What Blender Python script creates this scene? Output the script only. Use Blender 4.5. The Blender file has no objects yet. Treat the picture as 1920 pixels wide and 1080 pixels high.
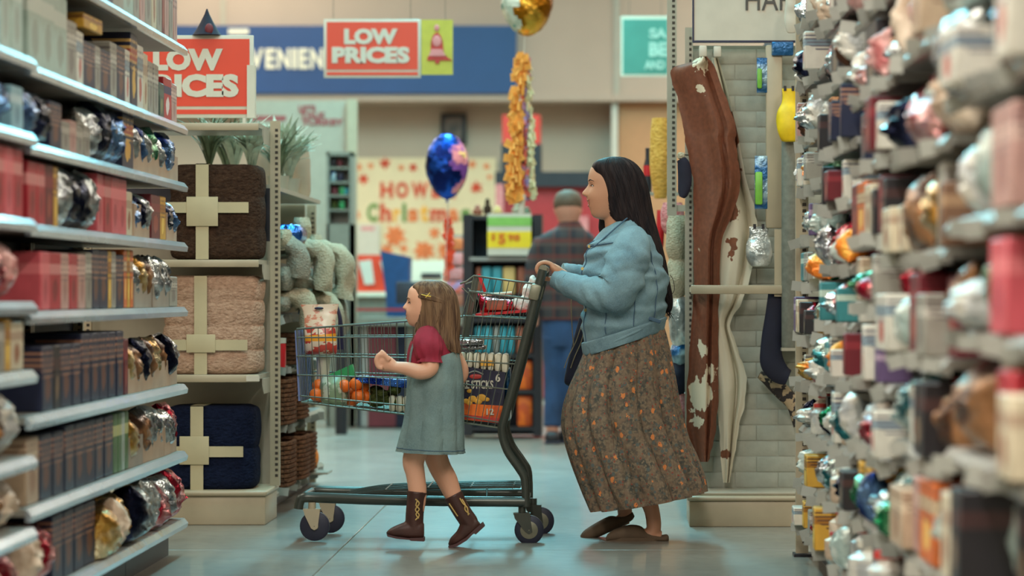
import bpy, bmesh, math, random
import numpy as np
from mathutils import Vector, Matrix, noise

# ------------------------------------------------------------------ camera
FPX, CX, CY, CAMH = 5256.0, 1130.0, 552.0, 1.05      # focal length and vanishing point for a 1920x1080 frame
sc = bpy.context.scene
COL = sc.collection
cam = bpy.data.cameras.new('camera')
cam.sensor_width = 36.0
cam.lens = FPX / 1920 * 36
cam.shift_x = (960 - CX) / 1920
cam.shift_y = (CY - 540) / 1920
cam.clip_end = 200
cam.dof.use_dof = True
cam.dof.focus_distance = 11.9
cam.dof.aperture_fstop = 2.1
camo = bpy.data.objects.new('camera', cam)
camo.location = (0, 0, CAMH)
camo.rotation_euler = (math.pi / 2, 0, 0)
COL.objects.link(camo)
sc.camera = camo
# ------------------------------------------------------------------ world, ceiling lamps, exposure
w = bpy.data.worlds.new('world')
sc.world = w
w.use_nodes = True
w.node_tree.nodes['Background'].inputs[0].default_value = (0.9, 0.95, 1.0, 1)
w.node_tree.nodes['Background'].inputs[1].default_value = 0.25
sc.view_settings.view_transform = 'Standard'
sc.view_settings.look = 'None'
sc.view_settings.gamma = 1.0
sc.view_settings.use_curve_mapping = False
sc.view_settings.exposure = -0.62
CEIL_Z = 5.6
LAMP_ROWS = [(-7.0, (1.0, .88, .72), 300), (-3.8, (1.0, .90, .76), 300), (-0.9, (1.0, .96, .88), 470),
             (2.4, (1.0, .90, .76), 300), (6.0, (1.0, .88, .72), 300)]


def LAMP_Y(lx):
    return (3.0, 14.0, 22.0) if lx == -0.9 else (3.0, 15.0, 25.0)


for lx, lc, lp in LAMP_ROWS:
    for ly in LAMP_Y(lx):
        ld = bpy.data.lights.new('tube_light', 'AREA')
        ld.shape = 'RECTANGLE'
        ld.size = 0.5
        ld.size_y = 6.0 if ly == 22.0 else 8.0
        ld.color = lc if (ly < 10 or lx != -0.9) else (.27, .88, 1.0)
        ld.energy = lp * {3.0: 1.6, 15.0: .9, 14.0: .9, 25.0: 1.45, 22.0: 1.9}[ly]
        lo = bpy.data.objects.new('tube_light', ld)
        lo.location = (lx, ly, CEIL_Z - 0.16)
        COL.objects.link(lo)

# ------------------------------------------------------------------ helpers
R = math.radians


def P(px, py, Y):
    """photo pixel at depth Y -> world point"""
    return Vector(((px - CX) * Y / FPX, Y, CAMH - (py - CY) * Y / FPX))


def s2l(c):
    c = c / 255.0
    return c / 12.92 if c <= .04045 else ((c + .055) / 1.055) ** 2.4


def C(r, g, b, k=1.25):
    return tuple(min(.9, s2l(v) * k) for v in (r, g, b)) + (1.0,)


class NT:
    """tiny node builder"""
    def __init__(s, name):
        s.m = bpy.data.materials.new(name)
        s.m.use_nodes = True
        s.t = s.m.node_tree
        s.b = s.t.nodes['Principled BSDF']

    def n(s, typ, **kw):
        nd = s.t.nodes.new(typ)
        for k, v in kw.items():
            if hasattr(nd, k):
                setattr(nd, k, v)
        return nd

    def link(s, a, b):
        s.t.links.new(a, b)

    def put(s, sock, v):
        if hasattr(v, 'is_linked'):
            s.link(v, sock)
        else:
            sock.default_value = v

    def coord(s, kind='Object', scale=(1, 1, 1), rot=(0, 0, 0)):
        tc = s.n('ShaderNodeTexCoord')
        mp = s.n('ShaderNodeMapping')
        mp.inputs['Scale'].default_value = scale
        mp.inputs['Rotation'].default_value = rot
        s.link(tc.outputs[kind], mp.inputs[0])
        return mp.outputs[0]

    def noise(s, vec, scale=10, detail=3, rough=.5):
        nd = s.n('ShaderNodeTexNoise')
        s.link(vec, nd.inputs['Vector'])
        nd.inputs['Scale'].default_value = scale
        nd.inputs['Detail'].default_value = detail
        nd.inputs['Roughness'].default_value = rough
        return nd.outputs['Fac']

    def vor(s, vec, scale=10, out='Distance', rnd=1.0):
        nd = s.n('ShaderNodeTexVoronoi')
        s.link(vec, nd.inputs['Vector'])
        nd.inputs['Scale'].default_value = scale
        nd.inputs['Randomness'].default_value = rnd
        return nd.outputs[out]

    def math(s, op, a, b=0.0):
        nd = s.n('ShaderNodeMath', operation=op)
        s.put(nd.inputs[0], a)
        s.put(nd.inputs[1], b)
        return nd.outputs[0]

    def ramp(s, fac, lo, hi):
        nd = s.n('ShaderNodeMapRange')
        s.put(nd.inputs[0], fac)
        nd.inputs[1].default_value = lo
        nd.inputs[2].default_value = hi
        return nd.outputs[0]

    def mix(s, fac, a, b):
        nd = s.n('ShaderNodeMix', data_type='RGBA')
        s.put(nd.inputs[0], fac)
        s.put(nd.inputs[6], a)
        s.put(nd.inputs[7], b)
        return nd.outputs[2]

    def xyz(s, vec):
        nd = s.n('ShaderNodeSeparateXYZ')
        s.link(vec, nd.inputs[0])
        return nd.outputs

    def bump(s, h, strength=.3, dist=.01):
        nd = s.n('ShaderNodeBump')
        nd.inputs['Strength'].default_value = strength
        nd.inputs['Distance'].default_value = dist
        s.link(h, nd.inputs['Height'])
        s.link(nd.outputs[0], s.b.inputs['Normal'])

    def done(s, col, rough=.5, metal=0., spec=.5, coat=0., coat_r=.1, trans=0., alpha=1., emit=None, es=0.):
        i = s.b.inputs
        s.put(i['Base Color'], col)
        s.put(i['Roughness'], rough)
        i['Metallic'].default_value = metal
        i['Specular IOR Level'].default_value = spec
        i['Coat Weight'].default_value = coat
        i['Coat Roughness'].default_value = coat_r
        i['Transmission Weight'].default_value = trans
        i['Alpha'].default_value = alpha
        if emit:
            i['Emission Color'].default_value = emit
            i['Emission Strength'].default_value = es
        return s.m


def mat(name, col, rough=.55, metal=0., var=.18, vs=14., bump=0., bs=60., bd=.004, col2=None, thr=(.45, .55), **kw):
    """plain procedural material: colour with noise variation (or a second colour in blotches) and fine relief"""
    t = NT(name)
    v = t.coord()
    f = t.noise(v, vs, 3)
    if col2 is None:
        d = tuple(c * (1 - var) for c in col[:3]) + (1,)
        l = tuple(min(1, c * (1 + var * .6)) for c in col[:3]) + (1,)
        c = t.mix(t.ramp(f, .3, .7), d, l)
    else:
        c = t.mix(t.ramp(f, *thr), col, col2)
    if bump:
        t.bump(t.noise(v, bs, 4), bump, bd)
    return t.done(c, rough, metal, **kw)


WLOC = {}


class MB:
    def __init__(s):
        s.v, s.f, s.m = [], [], []

    def add(s, verts, faces, m=0):
        o = len(s.v)
        s.v.extend([Vector(p) for p in verts])
        for f in faces:
            s.f.append([i + o for i in f])
            s.m.append(m)
        return s

    def box(s, lo, hi, m=0):
        (x0, y0, z0), (x1, y1, z1) = lo, hi
        return s.add([(x0, y0, z0), (x1, y0, z0), (x1, y1, z0), (x0, y1, z0), (x0, y0, z1), (x1, y0, z1), (x1, y1, z1), (x0, y1, z1)],
                     [(0, 3, 2, 1), (4, 5, 6, 7), (0, 1, 5, 4), (1, 2, 6, 5), (2, 3, 7, 6), (3, 0, 4, 7)], m)

    def cbox(s, c, d, m=0, bev=0.0, rot=None, seg=2):
        """box by centre and size, rounded edges, optional rotation matrix"""
        bm = bmesh.new()
        bmesh.ops.create_cube(bm, size=1.0)
        bmesh.ops.scale(bm, vec=Vector(d), verts=bm.verts)
        if bev:
            bmesh.ops.bevel(bm, geom=list(bm.edges), offset=min(bev, min(d) * .45), segments=seg, profile=.5, affect='EDGES')
        bm.verts.index_update()
        M = Matrix.Translation(Vector(c)) @ (rot.to_4x4() if rot else Matrix.Identity(4))
        vs = [M @ v.co for v in bm.verts]
        fs = [[v.index for v in f.verts] for f in bm.faces]
        bm.free()
        return s.add(vs, fs, m)

    def tube(s, pts, r, n=8, m=0, closed=False, cap=True):
        pts = [Vector(p) for p in pts]
        k = len(pts)
        rr = r if isinstance(r, (list, tuple)) else [r] * k
        rings = []
        prev = None
        for i in range(k):
            a = pts[(i - 1) % k] if (closed or i > 0) else pts[i]
            b = pts[(i + 1) % k] if (closed or i < k - 1) else pts[i]
            t = (b - a)
            if t.length < 1e-9:
                t = Vector((0, 0, 1))
            t.normalize()
            if prev is None:
                up = Vector((0, 1, 0)) if abs(t.y) < .9 else Vector((1, 0, 0))
                u = t.cross(up).normalized()
            else:
                u = (prev - t * prev.dot(t))
                if u.length < 1e-6:
                    u = t.orthogonal()
                u.normalize()
            prev = u
            v = t.cross(u)
            rings.append([pts[i] + (u * math.cos(2 * math.pi * j / n) + v * math.sin(2 * math.pi * j / n)) * rr[i] for j in range(n)])
        return s.rings(rings, m, cap and not closed, closed)

    def rings(s, rings, m=0, cap=True, closed=False):
        n = len(rings[0])
        k = len(rings)
        vs = [p for r_ in rings for p in r_]
        fs = []
        for i in range(k if closed else k - 1):
            i2 = (i + 1) % k
            for j in range(n):
                j2 = (j + 1) % n
                fs.append((i * n + j, i * n + j2, i2 * n + j2, i2 * n + j))
        if cap:
            fs.append(list(range(n))[::-1])
            fs.append([(k - 1) * n + j for j in range(n)])
        return s.add(vs, fs, m)

    def lathe(s, c, prof, n=20, m=0, axis='Z'):
        """prof: list of (radius, height)"""
        c = Vector(c)
        rings = []
        for r_, h in prof:
            ring = []
            for j in range(n):
                a = 2 * math.pi * j / n
                if axis == 'Z':
                    ring.append(c + Vector((r_ * math.cos(a), r_ * math.sin(a), h)))
                elif axis == 'Y':
                    ring.append(c + Vector((r_ * math.cos(a), h, r_ * math.sin(a))))
                else:
                    ring.append(c + Vector((h, r_ * math.cos(a), r_ * math.sin(a))))
            rings.append(ring)
        return s.rings(rings, m)

    def ell(s, c, r, n=18, k=12, m=0, rot=None):
        c = Vector(c)
        rings = []
        for i in range(k + 1):
            ph = math.pi * (i + .02) / (k + .04)
            ring = []
            for j in range(n):
                a = 2 * math.pi * j / n
                p = Vector((r[0] * math.sin(ph) * math.cos(a), r[1] * math.sin(ph) * math.sin(a), -r[2] * math.cos(ph)))
                ring.append(c + (rot @ p if rot else p))
            rings.append(ring)
        return s.rings(rings, m)

    def prism(s, poly, y0, y1, m=0):
        """polygon of (x, z) pushed from y0 to y1"""
        n = len(poly)
        vs = [(x, y0, z) for x, z in poly] + [(x, y1, z) for x, z in poly]
        fs = [list(range(n)), [n + j for j in range(n)][::-1]]
        for j in range(n):
            fs.append((j, n + j, n + (j + 1) % n, (j + 1) % n))
        return s.add(vs, fs, m)

    def data(s, name, mats, smooth=True, origin=(0, 0, 0)):
        me = bpy.data.meshes.new(name)
        o = Vector(origin)
        me.from_pydata([tuple(p - o) for p in s.v], [], s.f)
        if not isinstance(mats, (list, tuple)):
            mats = [mats]
        for mm in mats:
            me.materials.append(mm)
        me.polygons.foreach_set('material_index', s.m)
        me.validate()
        bm = bmesh.new()
        bm.from_mesh(me)
        bmesh.ops.recalc_face_normals(bm, faces=bm.faces)
        bm.to_mesh(me)
        bm.free()
        if smooth:
            me.polygons.foreach_set('use_smooth', [True] * len(me.polygons))
            me.set_sharp_from_angle(angle=R(42))
        me.update()
        return me

    def build(s, name, mats, parent=None, smooth=True):
        if parent is None:
            xs = [p.x for p in s.v]
            ys = [p.y for p in s.v]
            org = Vector(((min(xs) + max(xs)) / 2, (min(ys) + max(ys)) / 2, min(p.z for p in s.v)))
        else:
            org = WLOC[parent]
        return place(name, s.data(name, mats, smooth, org), org, parent)


def place(name, me, wl, parent=None, rz=0.0, rot=None, scale=None):
    """link an object for mesh data at a world location (parents are only ever translated)"""
    o = bpy.data.objects.new(name, me)
    COL.objects.link(o)
    wl = Vector(wl)
    if parent is not None:
        o.parent = parent
        o.location = wl - WLOC[parent]
    else:
        o.location = wl
    if rz:
        o.rotation_euler = (0, 0, rz)
    if rot is not None:
        o.rotation_euler = rot
    if scale is not None:
        o.scale = scale
    WLOC[o] = wl
    return o


def tag(o, label, cat, group=None):
    o['label'] = label
    o['category'] = cat
    if group:
        o['group'] = group
    return o


def thing(name, label, cat, loc, group=None):
    o = bpy.data.objects.new(name, None)
    o.empty_display_size = .05
    o.location = loc
    COL.objects.link(o)
    WLOC[o] = Vector(loc)
    return tag(o, label, cat, group)


def struct(o, label=None):
    o['kind'] = 'structure'
    if label:
        o['label'] = label
    return o


def crom(pts, k):
    """Catmull-Rom through tuples of numbers, k samples a span"""
    a = np.array(pts, float)
    n = len(a)
    out = []
    for i in range(n - 1):
        p0, p1, p2, p3 = a[max(i - 1, 0)], a[i], a[i + 1], a[min(i + 2, n - 1)]
        for j in range(k):
            t = j / k
            out.append(.5 * ((2 * p1) + (-p0 + p2) * t + (2 * p0 - 5 * p1 + 4 * p2 - p3) * t * t + (-p0 + 3 * p1 - 3 * p2 + p3) * t ** 3))
    out.append(a[-1])
    return out


def curve(pts, k=6):
    return [Vector(p) for p in crom([tuple(p) for p in pts], k)]


def sil(mb, st, Y0, n=40, k=6, m=0, cap=True, fn=None, pw=2.0):
    """loft through stations (ax, ay, bx, by, half depth[, dy]) - two silhouette pixels and a half thickness in metres"""
    st = [tuple(q) + (0.0,) * (6 - len(q)) for q in st]
    S = crom(st, k)
    rings = []
    for i, q in enumerate(S):
        Yc = Y0 + q[5]
        a, b = P(q[0], q[1], Yc), P(q[2], q[3], Yc)
        c, h = (a + b) / 2, (a - b) / 2
        ring = []
        for j in range(n):
            th = 2 * math.pi * j / n
            cs, sn = math.cos(th), math.sin(th)
            e = 2.0 / pw
            cs = math.copysign(abs(cs) ** e, cs)
            sn = math.copysign(abs(sn) ** e, sn)
            sc_ = fn(i / (len(S) - 1), th) if fn else 1.0
            ring.append(c + h * cs * sc_ + Vector((0, max(q[4], .001) * sn * sc_, 0)))
        rings.append(ring)
    mb.rings(rings, m, cap)
    return rings


def limb(mb, st, Y0, n=20, k=6, m=0, fn=None, cap=True):
    """tube through stations (px, py, dy, in-picture radius px, depth radius m)"""
    S = crom(st, k)
    pts = [P(q[0], q[1], Y0 + q[2]) for q in S]
    rings = []
    for i, q in enumerate(S):
        a, b = pts[max(i - 1, 0)], pts[min(i + 1, len(S) - 1)]
        t = (b - a).normalized()
        u = Vector((t.z, 0, -t.x))
        if u.length < .05:
            u = Vector((0, 0, 1))
        u.normalize()
        v = t.cross(u).normalized()
        ra = q[3] * (Y0 + q[2]) / FPX
        ring = []
        for j in range(n):
            th = 2 * math.pi * j / n
            s_ = fn(i / (len(S) - 1), th) if fn else 1.0
            ring.append(pts[i] + (u * math.cos(th) * ra + v * math.sin(th) * q[4]) * s_)
        rings.append(ring)
    mb.rings(rings, m, cap)
    return rings


def remesh(mb, voxel, iters=3):
    """union of overlapping shapes into one continuous surface"""
    me = bpy.data.meshes.new('tmp')
    me.from_pydata([tuple(p) for p in mb.v], [], mb.f)
    bm = bmesh.new()
    bm.from_mesh(me)
    bmesh.ops.recalc_face_normals(bm, faces=bm.faces)
    bm.to_mesh(me)
    bm.free()
    o = bpy.data.objects.new('tmp', me)
    COL.objects.link(o)
    md = o.modifiers.new('r', 'REMESH')
    md.mode = 'VOXEL'
    md.voxel_size = voxel
    if iters:
        sm = o.modifiers.new('s', 'SMOOTH')
        sm.factor = .5
        sm.iterations = iters
    dg = bpy.context.evaluated_depsgraph_get()
    em = bpy.data.meshes.new_from_object(o.evaluated_get(dg))
    out = MB()
    out.v = [v.co.copy() for v in em.vertices]
    out.f = [list(p.vertices) for p in em.polygons]
    out.m = [0] * len(out.f)
    bpy.data.objects.remove(o)
    bpy.data.meshes.remove(me)
    bpy.data.meshes.remove(em)
    return out


def text_mb(mb, s, x0, z0, wid, hei, y, m=0, ext=.004, bold=.02, facing=-1):
    """lettering that fills x0..x0+wid, z0..z0+hei, standing in the XZ plane at y and facing the camera side"""
    cu = bpy.data.curves.new('t', 'FONT')
    cu.body = s
    cu.extrude = .05
    cu.offset = bold
    cu.resolution_u = 3
    o = bpy.data.objects.new('t', cu)
    COL.objects.link(o)
    dg = bpy.context.evaluated_depsgraph_get()
    em = bpy.data.meshes.new_from_object(o.evaluated_get(dg))
    vs = [v.co.copy() for v in em.vertices]
    fs = [list(p.vertices) for p in em.polygons]
    bpy.data.objects.remove(o)
    bpy.data.curves.remove(cu)
    bpy.data.meshes.remove(em)
    xa, xb = min(v.x for v in vs), max(v.x for v in vs)
    ya, yb = min(v.y for v in vs), max(v.y for v in vs)
    out = [(x0 + (v.x - xa) / (xb - xa) * wid, y + (-v.z / .05) * ext, z0 + (v.y - ya) / (yb - ya) * hei) for v in vs]
    mb.add(out, fs, m)


def textpx(mb, s, px0, py0, px1, py1, Y, m=0, ext=.004, bold=.02):
    a, b = P(px0, py1, Y), P(px1, py0, Y)
    text_mb(mb, s, a.x, a.z, b.x - a.x, b.z - a.z, Y, m, ext, bold)


def boxpx(mb, px0, py0, px1, py1, Y, th, m=0, bev=0):
    """a box whose front face fills the pixel rectangle at depth Y, thickness th behind it"""
    a, b = P(px0, py1, Y), P(px1, py0, Y)
    if bev:
        return mb.cbox(((a.x + b.x) / 2, Y + th / 2, (a.z + b.z) / 2), (b.x - a.x, th, b.z - a.z), m, bev)
    return mb.box((a.x, Y, a.z), (b.x, Y + th, b.z), m)


ORD = ['zeroth', 'first', 'second', 'third', 'fourth', 'fifth', 'sixth', 'seventh', 'eighth', 'ninth', 'tenth', 'eleventh', 'twelfth',
       'thirteenth', 'fourteenth', 'fifteenth', 'sixteenth', 'seventeenth', 'eighteenth', 'nineteenth', 'twentieth']


def ordinal(n):
    if n <= 20:
        return ORD[n]
    tens = {2: 'twenty', 3: 'thirty', 4: 'forty', 5: 'fifty', 6: 'sixty'}[n // 10]
    if n % 10 == 0:
        return {'twenty': 'twentieth', 'thirty': 'thirtieth', 'forty': 'fortieth', 'fifty': 'fiftieth', 'sixty': 'sixtieth'}[tens]
    return tens + '-' + ORD[n % 10]


rng = random.Random(11)


def nz(x, y=0., z=0.):
    return noise.noise(Vector((x, y, z)))
# ------------------------------------------------------------------ materials
def m_floor():
    t = NT('polished_concrete')
    v = t.coord()
    n1 = t.noise(v, .8, 4)
    n2 = t.noise(v, 14, 5)
    c = t.mix(t.ramp(n1, .3, .7), C(98, 94, 86), C(122, 118, 108))
    c = t.mix(t.math('MULTIPLY', t.ramp(n2, .45, .75), .5), c, C(80, 78, 74))
    r = t.math('ADD', .3, t.math('MULTIPLY', t.noise(v, 3, 3), .2))
    return t.done(c, r, 0, spec=1.0, coat=.3, coat_r=.1)


def m_print(name, base, band, pic, title=None, metal=0., rough=.42):
    """printed carton: colour bands, a picture blob and rows of small print"""
    t = NT(name)
    g = t.coord('Generated')
    x, y, z = t.xyz(g)
    n = t.noise(t.coord(), 22, 3)
    c = t.mix(t.math('MULTIPLY', t.ramp(n, .4, .6), .25), base, tuple(q * .6 for q in base[:3]) + (1,))
    b1 = t.math('MULTIPLY', t.math('GREATER_THAN', z, .62), t.math('LESS_THAN', z, .8))
    c = t.mix(b1, c, band)
    dy = t.math('SUBTRACT', y, .5)
    dz = t.math('SUBTRACT', z, .33)
    d = t.math('ADD', t.math('MULTIPLY', dy, dy), t.math('MULTIPLY', dz, dz))
    d = t.math('ADD', d, t.math('MULTIPLY', t.math('SUBTRACT', n, .5), .12))
    c = t.mix(t.math('LESS_THAN', d, .05), c, pic)
    if title:
        rows = t.math('GREATER_THAN', t.math('FRACT', t.math('MULTIPLY', z, 11.0)), .55)
        ltr = t.math('GREATER_THAN', t.noise(t.coord('Generated', (1, 26, 3)), 1.0, 1), .5)
        win = t.math('MULTIPLY', t.math('GREATER_THAN', z, .5), t.math('LESS_THAN', z, .93))
        c = t.mix(t.math('MULTIPLY', t.math('MULTIPLY', rows, ltr), win), c, title)
    return t.done(c, rough, metal)


def m_foil(name, a, b, rough=.22, thr=(.45, .55), metal=.9, spots=None):
    t = NT(name)
    v = t.coord()
    c = t.mix(t.ramp(t.noise(v, 9, 2), *thr), a, b)
    if spots:
        c = t.mix(t.math('LESS_THAN', t.vor(v, 11), .28), c, spots)
    t.bump(t.noise(v, 38, 3), .7, .012)
    return t.done(c, rough, metal)


MT = {}
MT['floor'] = m_floor()
MT['wall'] = mat('beige_paint', C(172, 156, 138), .8, var=.04, vs=2)
MT['wall_up'] = mat('upper_beige_paint', C(160, 143, 128), .8, var=.04, vs=2)
MT['ceiling'] = mat('ceiling_white', C(190, 188, 180), .9, var=.05)
MT['blue_band'] = mat('blue_fascia', C(22, 58, 104), .5, var=.08, vs=3)
MT['cream'] = mat('cream_letter', C(206, 200, 178), .5, var=.05)
MT['white'] = mat('white_plastic', C(188, 183, 168), .4, var=.05)
MT['rail'] = mat('glossy_price_rail', C(186, 200, 212), .16, metal=.55, var=.12, vs=7)
MT['rail_r'] = mat('grey_price_rail', C(122, 120, 112), .35, metal=.2, var=.15, vs=9)
MT['enamel'] = mat('cream_enamel', C(160, 148, 124), .38, var=.06)
MT['enamel2'] = mat('pale_enamel', C(152, 146, 130), .4, var=.06)
MT['shelf_metal'] = mat('grey_shelf_metal', C(140, 140, 135), .4, metal=.2, var=.1)
MT['dark_panel'] = mat('dark_back_panel', C(40, 40, 50), .6, var=.2)
MT['slot'] = mat('slot_dark', C(60, 52, 44), .8)
MT['black'] = mat('black_plastic', C(26, 26, 32), .45, var=.2)
MT['red_sign'] = mat('red_sign', C(205, 62, 40), .32, var=.05, vs=3, coat=.5, coat_r=.15)
MT['lime'] = mat('lime_print', C(178, 172, 66), .5, var=.1)
MT['red_print'] = mat('red_print', C(176, 52, 46), .5)
MT['pink_print'] = mat('pink_print', C(200, 130, 130), .5)
MT['teal_sign'] = mat('teal_sign', C(70, 132, 116), .5, var=.1, vs=4)
MT['navy_line'] = mat('navy_line', C(30, 34, 62), .5)
MT['yellow_sign'] = mat('yellow_price', C(228, 190, 30), .5, var=.06)
MT['green_sign'] = mat('green_stripe', C(120, 172, 80), .5, var=.1)
MT['orange_ink'] = mat('orange_ink', C(196, 96, 20), .5)
MT['maroon_ink'] = mat('maroon_ink', C(140, 70, 70), .5)
MT['kraft'] = mat('kraft_card', C(162, 140, 118), .75, var=.14, vs=8)
MT['greycard'] = mat('grey_card', C(138, 130, 118), .75, var=.14, vs=8)
MT['tagc'] = mat('grey_price_card', C(148, 150, 142), .45, var=.08, vs=20)
MT['frame'] = mat('dark_green_grey_metal', C(62, 66, 60), .32, metal=.35, var=.15, vs=9)
MT['wire'] = mat('zinc_wire', C(92, 98, 88), .36, metal=.4, var=.15)
MT['bluepanel'] = mat('pale_blue_plastic', C(112, 128, 172), .95, var=.1, vs=5, spec=.03)
MT['rubber'] = mat('dark_rubber', C(34, 36, 52), .55, var=.2)
MT['hub'] = mat('grey_hub', C(120, 118, 100), .4, metal=.3)
MT['skin'] = mat('light_brown_skin', C(176, 128, 100), .5, var=.07, vs=9)
MT['skin_girl'] = mat('fair_skin', C(208, 156, 128), .5, var=.06, vs=9)
MT['skin_leg'] = MT['skin']
MT['lips'] = mat('lips', C(164, 84, 74), .4)
MT['teeth'] = mat('teeth', C(215, 205, 190), .3, var=.02)
MT['eye'] = mat('eye_dark', C(28, 20, 18), .2)
MT['eyew'] = mat('eye_white', C(205, 198, 188), .3, var=.02)
MT['maroon'] = mat('maroon_cotton', C(132, 26, 48), .8, var=.2, vs=18, bump=.2, bs=90)
MT['clog'] = mat('taupe_suede', C(84, 68, 52), .85, var=.2, vs=18)
MT['boot'] = mat('brown_boot_leather', C(62, 36, 30), .45, var=.25, vs=20, bump=.2, bs=50)
MT['sole'] = mat('boot_sole', C(70, 44, 44), .6)
MT['gold'] = mat('gold_thread', C(190, 160, 96), .5)
MT['clip'] = mat('yellow_clip', C(220, 190, 70), .4)
MT['jeans'] = mat('dark_blue_jeans', C(34, 62, 98), .85, var=.35, vs=6, bump=.2, bs=120)
MT['ribbon'] = mat('cream_ribbon', C(172, 162, 130), .6, var=.05)
MT['twine'] = mat('strap_metal', C(130, 120, 96), .4, metal=.4)


def m_hair(name, a, b):
    t = NT(name)
    v = t.coord('Object', (60, 60, 4))
    c = t.mix(t.ramp(t.noise(v, 1.2, 3), .35, .65), a, b)
    t.bump(t.noise(t.coord('Object', (160, 160, 6)), 1, 2), .5, .004)
    return t.done(c, .55, 0, spec=.16)


MT['hair'] = m_hair('black_brown_hair', C(24, 20, 24, 1), C(44, 34, 34, 1))
MT['hair_girl'] = m_hair('light_brown_hair', C(74, 54, 42, 1.2), C(120, 94, 70, 1.2))
MT['hair_man'] = mat('short_brown_hair', C(84, 68, 52), .7, var=.3, vs=60)


def m_denim(name, a, b):
    t = NT(name)
    v = t.coord()
    c = t.mix(t.ramp(t.noise(v, 7, 4), .32, .68), a, b)
    w1 = t.noise(t.coord('Object', (1, 1, 1)), 300, 2)
    c = t.mix(t.math('MULTIPLY', t.ramp(w1, .35, .65), .28), c, tuple(min(1, q * 1.5) for q in b[:3]) + (1,))
    f = t.noise(t.coord('Object', (1, 1, .7), (.4, .3, .2)), 13, 3, .6)
    cr = t.math('ABSOLUTE', t.math('SUBTRACT', f, .5))
    h = t.math('ADD', t.math('MINIMUM', t.math('MULTIPLY', cr, 7.0), 1.0), t.math('MULTIPLY', w1, .05))
    t.bump(h, .18, .010)
    return t.done(c, .85)


MT['denim'] = m_denim('light_blue_denim', C(78, 104, 116), C(112, 140, 148))
MT['denim_seam'] = m_denim('denim_stitching', C(46, 68, 88), C(64, 88, 106))
MT['pinafore'] = m_denim('grey_teal_denim', C(76, 96, 98), C(108, 128, 126))


def m_floral():
    t = NT('floral_skirt_cloth')
    v = t.coord()
    f = t.noise(v, 40, 3)
    base = t.mix(t.ramp(f, .35, .6), C(64, 64, 58), C(112, 92, 74))
    base = t.mix(t.ramp(t.noise(v, 90, 2), .5, .62), base, C(118, 102, 82))
    d = t.vor(v, 30)
    base = t.mix(t.math('LESS_THAN', d, .24), base, C(80, 86, 82))
    d2 = t.vor(t.coord('Object', (1, 1, .7), (.3, .2, .5)), 21)
    d2 = t.math('ADD', d2, t.math('MULTIPLY', t.noise(v, 70, 2), .45))
    base = t.mix(t.math('LESS_THAN', d2, .40), base, C(196, 118, 64))
    d3 = t.vor(t.coord('Object', (1, 1, 1), (1.0, .6, .1)), 48)
    base = t.mix(t.math('LESS_THAN', d3, .2), base, C(128, 66, 52))
    t.bump(t.noise(t.coord('Object', (18, 18, 1.2)), 1, 3), .9, .03)
    return t.done(base, .85)


MT['floral'] = m_floral()


def m_plaid():
    t = NT('dark_plaid_flannel')
    v = t.coord()
    x, y, z = t.xyz(v)
    def st(s, k, lo, ph=0.):
        return t.math('GREATER_THAN', t.math('FRACT', t.math('ADD', t.math('MULTIPLY', s, k), ph)), lo)
    c = t.mix(st(x, 9, .5), C(52, 50, 52), C(38, 38, 44))
    c = t.mix(t.math('MULTIPLY', st(z, 9, .5), .5), c, C(104, 48, 40))
    c = t.mix(t.math('MULTIPLY', st(z, 9, .82, .3), .55), c, C(50, 70, 68))
    c = t.mix(t.math('MULTIPLY', st(x, 9, .84, .3), .4), c, C(104, 60, 50))
    return t.done(c, .9)


MT['plaid'] = m_plaid()


def m_hide(name, brown, white, thr, scale, off, spots=(), org=None, inv=False):
    t = NT(name)
    v = t.coord('Object', (1, 1, .8), (0, 0, off))
    f = t.noise(v, scale, 3, .55)
    g = t.noise(v, 60, 3)
    b = t.mix(t.ramp(g, .3, .7), brown, tuple(q * .7 for q in brown[:3]) + (1,))
    c = t.mix(t.ramp(f, thr, thr + .015), b, white)
    o = t.coord()
    nn = t.math('MULTIPLY', t.math('SUBTRACT', t.noise(o, 22, 3), .5), .09)
    for sx, sy, sr in spots:
        q = P(sx, sy, 12.84) - org
        vs_ = t.n('ShaderNodeVectorMath', operation='SUBTRACT')
        t.link(o, vs_.inputs[0])
        vs_.inputs[1].default_value = (q.x, 0, q.z)
        x_, y_, z_ = t.xyz(vs_.outputs[0])
        d = t.math('SQRT', t.math('ADD', t.math('MULTIPLY', x_, x_), t.math('MULTIPLY', t.math('MULTIPLY', z_, z_), .45)))
        c = t.mix(t.math('LESS_THAN', t.math('ADD', d, nn), sr * 12.84 / FPX), c, b if inv else white)
    t.bump(t.noise(t.coord('Object', (120, 120, 12)), 1, 2), .3, .004)
    return t.done(c, .7)


MT['hide_brown'] = m_hide('brown_cowhide', C(112, 64, 42), C(196, 184, 160), .66, 4.6, .4, [(1314, 124, 12), (1313, 167, 6), (1316, 655, 9), (1312, 742, 20), (1331, 700, 9), (1309, 790, 8)], P(1320, 866, 12.80))
MT['hide_white'] = m_hide('white_cowhide', C(118, 72, 48), C(190, 184, 164), .3, 3.4, 1.7, [(1374, 452, 10), (1366, 392, 16), (1362, 330, 26), (1358, 250, 30), (1372, 480, 5), (1362, 850, 8)], P(1362, 905, 12.88), True)
MT['hide_back'] = mat('hide_underside', C(170, 166, 146), .8, var=.08)


def m_fur(name, a, b, s=40):
    t = NT(name)
    v = t.coord('Object', (1, 1, 1.6))
    f = t.noise(v, s, 5, .65)
    c = t.mix(t.ramp(f, .3, .7), a, b)
    t.bump(t.noise(v, s * 1.5, 4), .8, .02)
    return t.done(c, .95, spec=.1)


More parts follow.
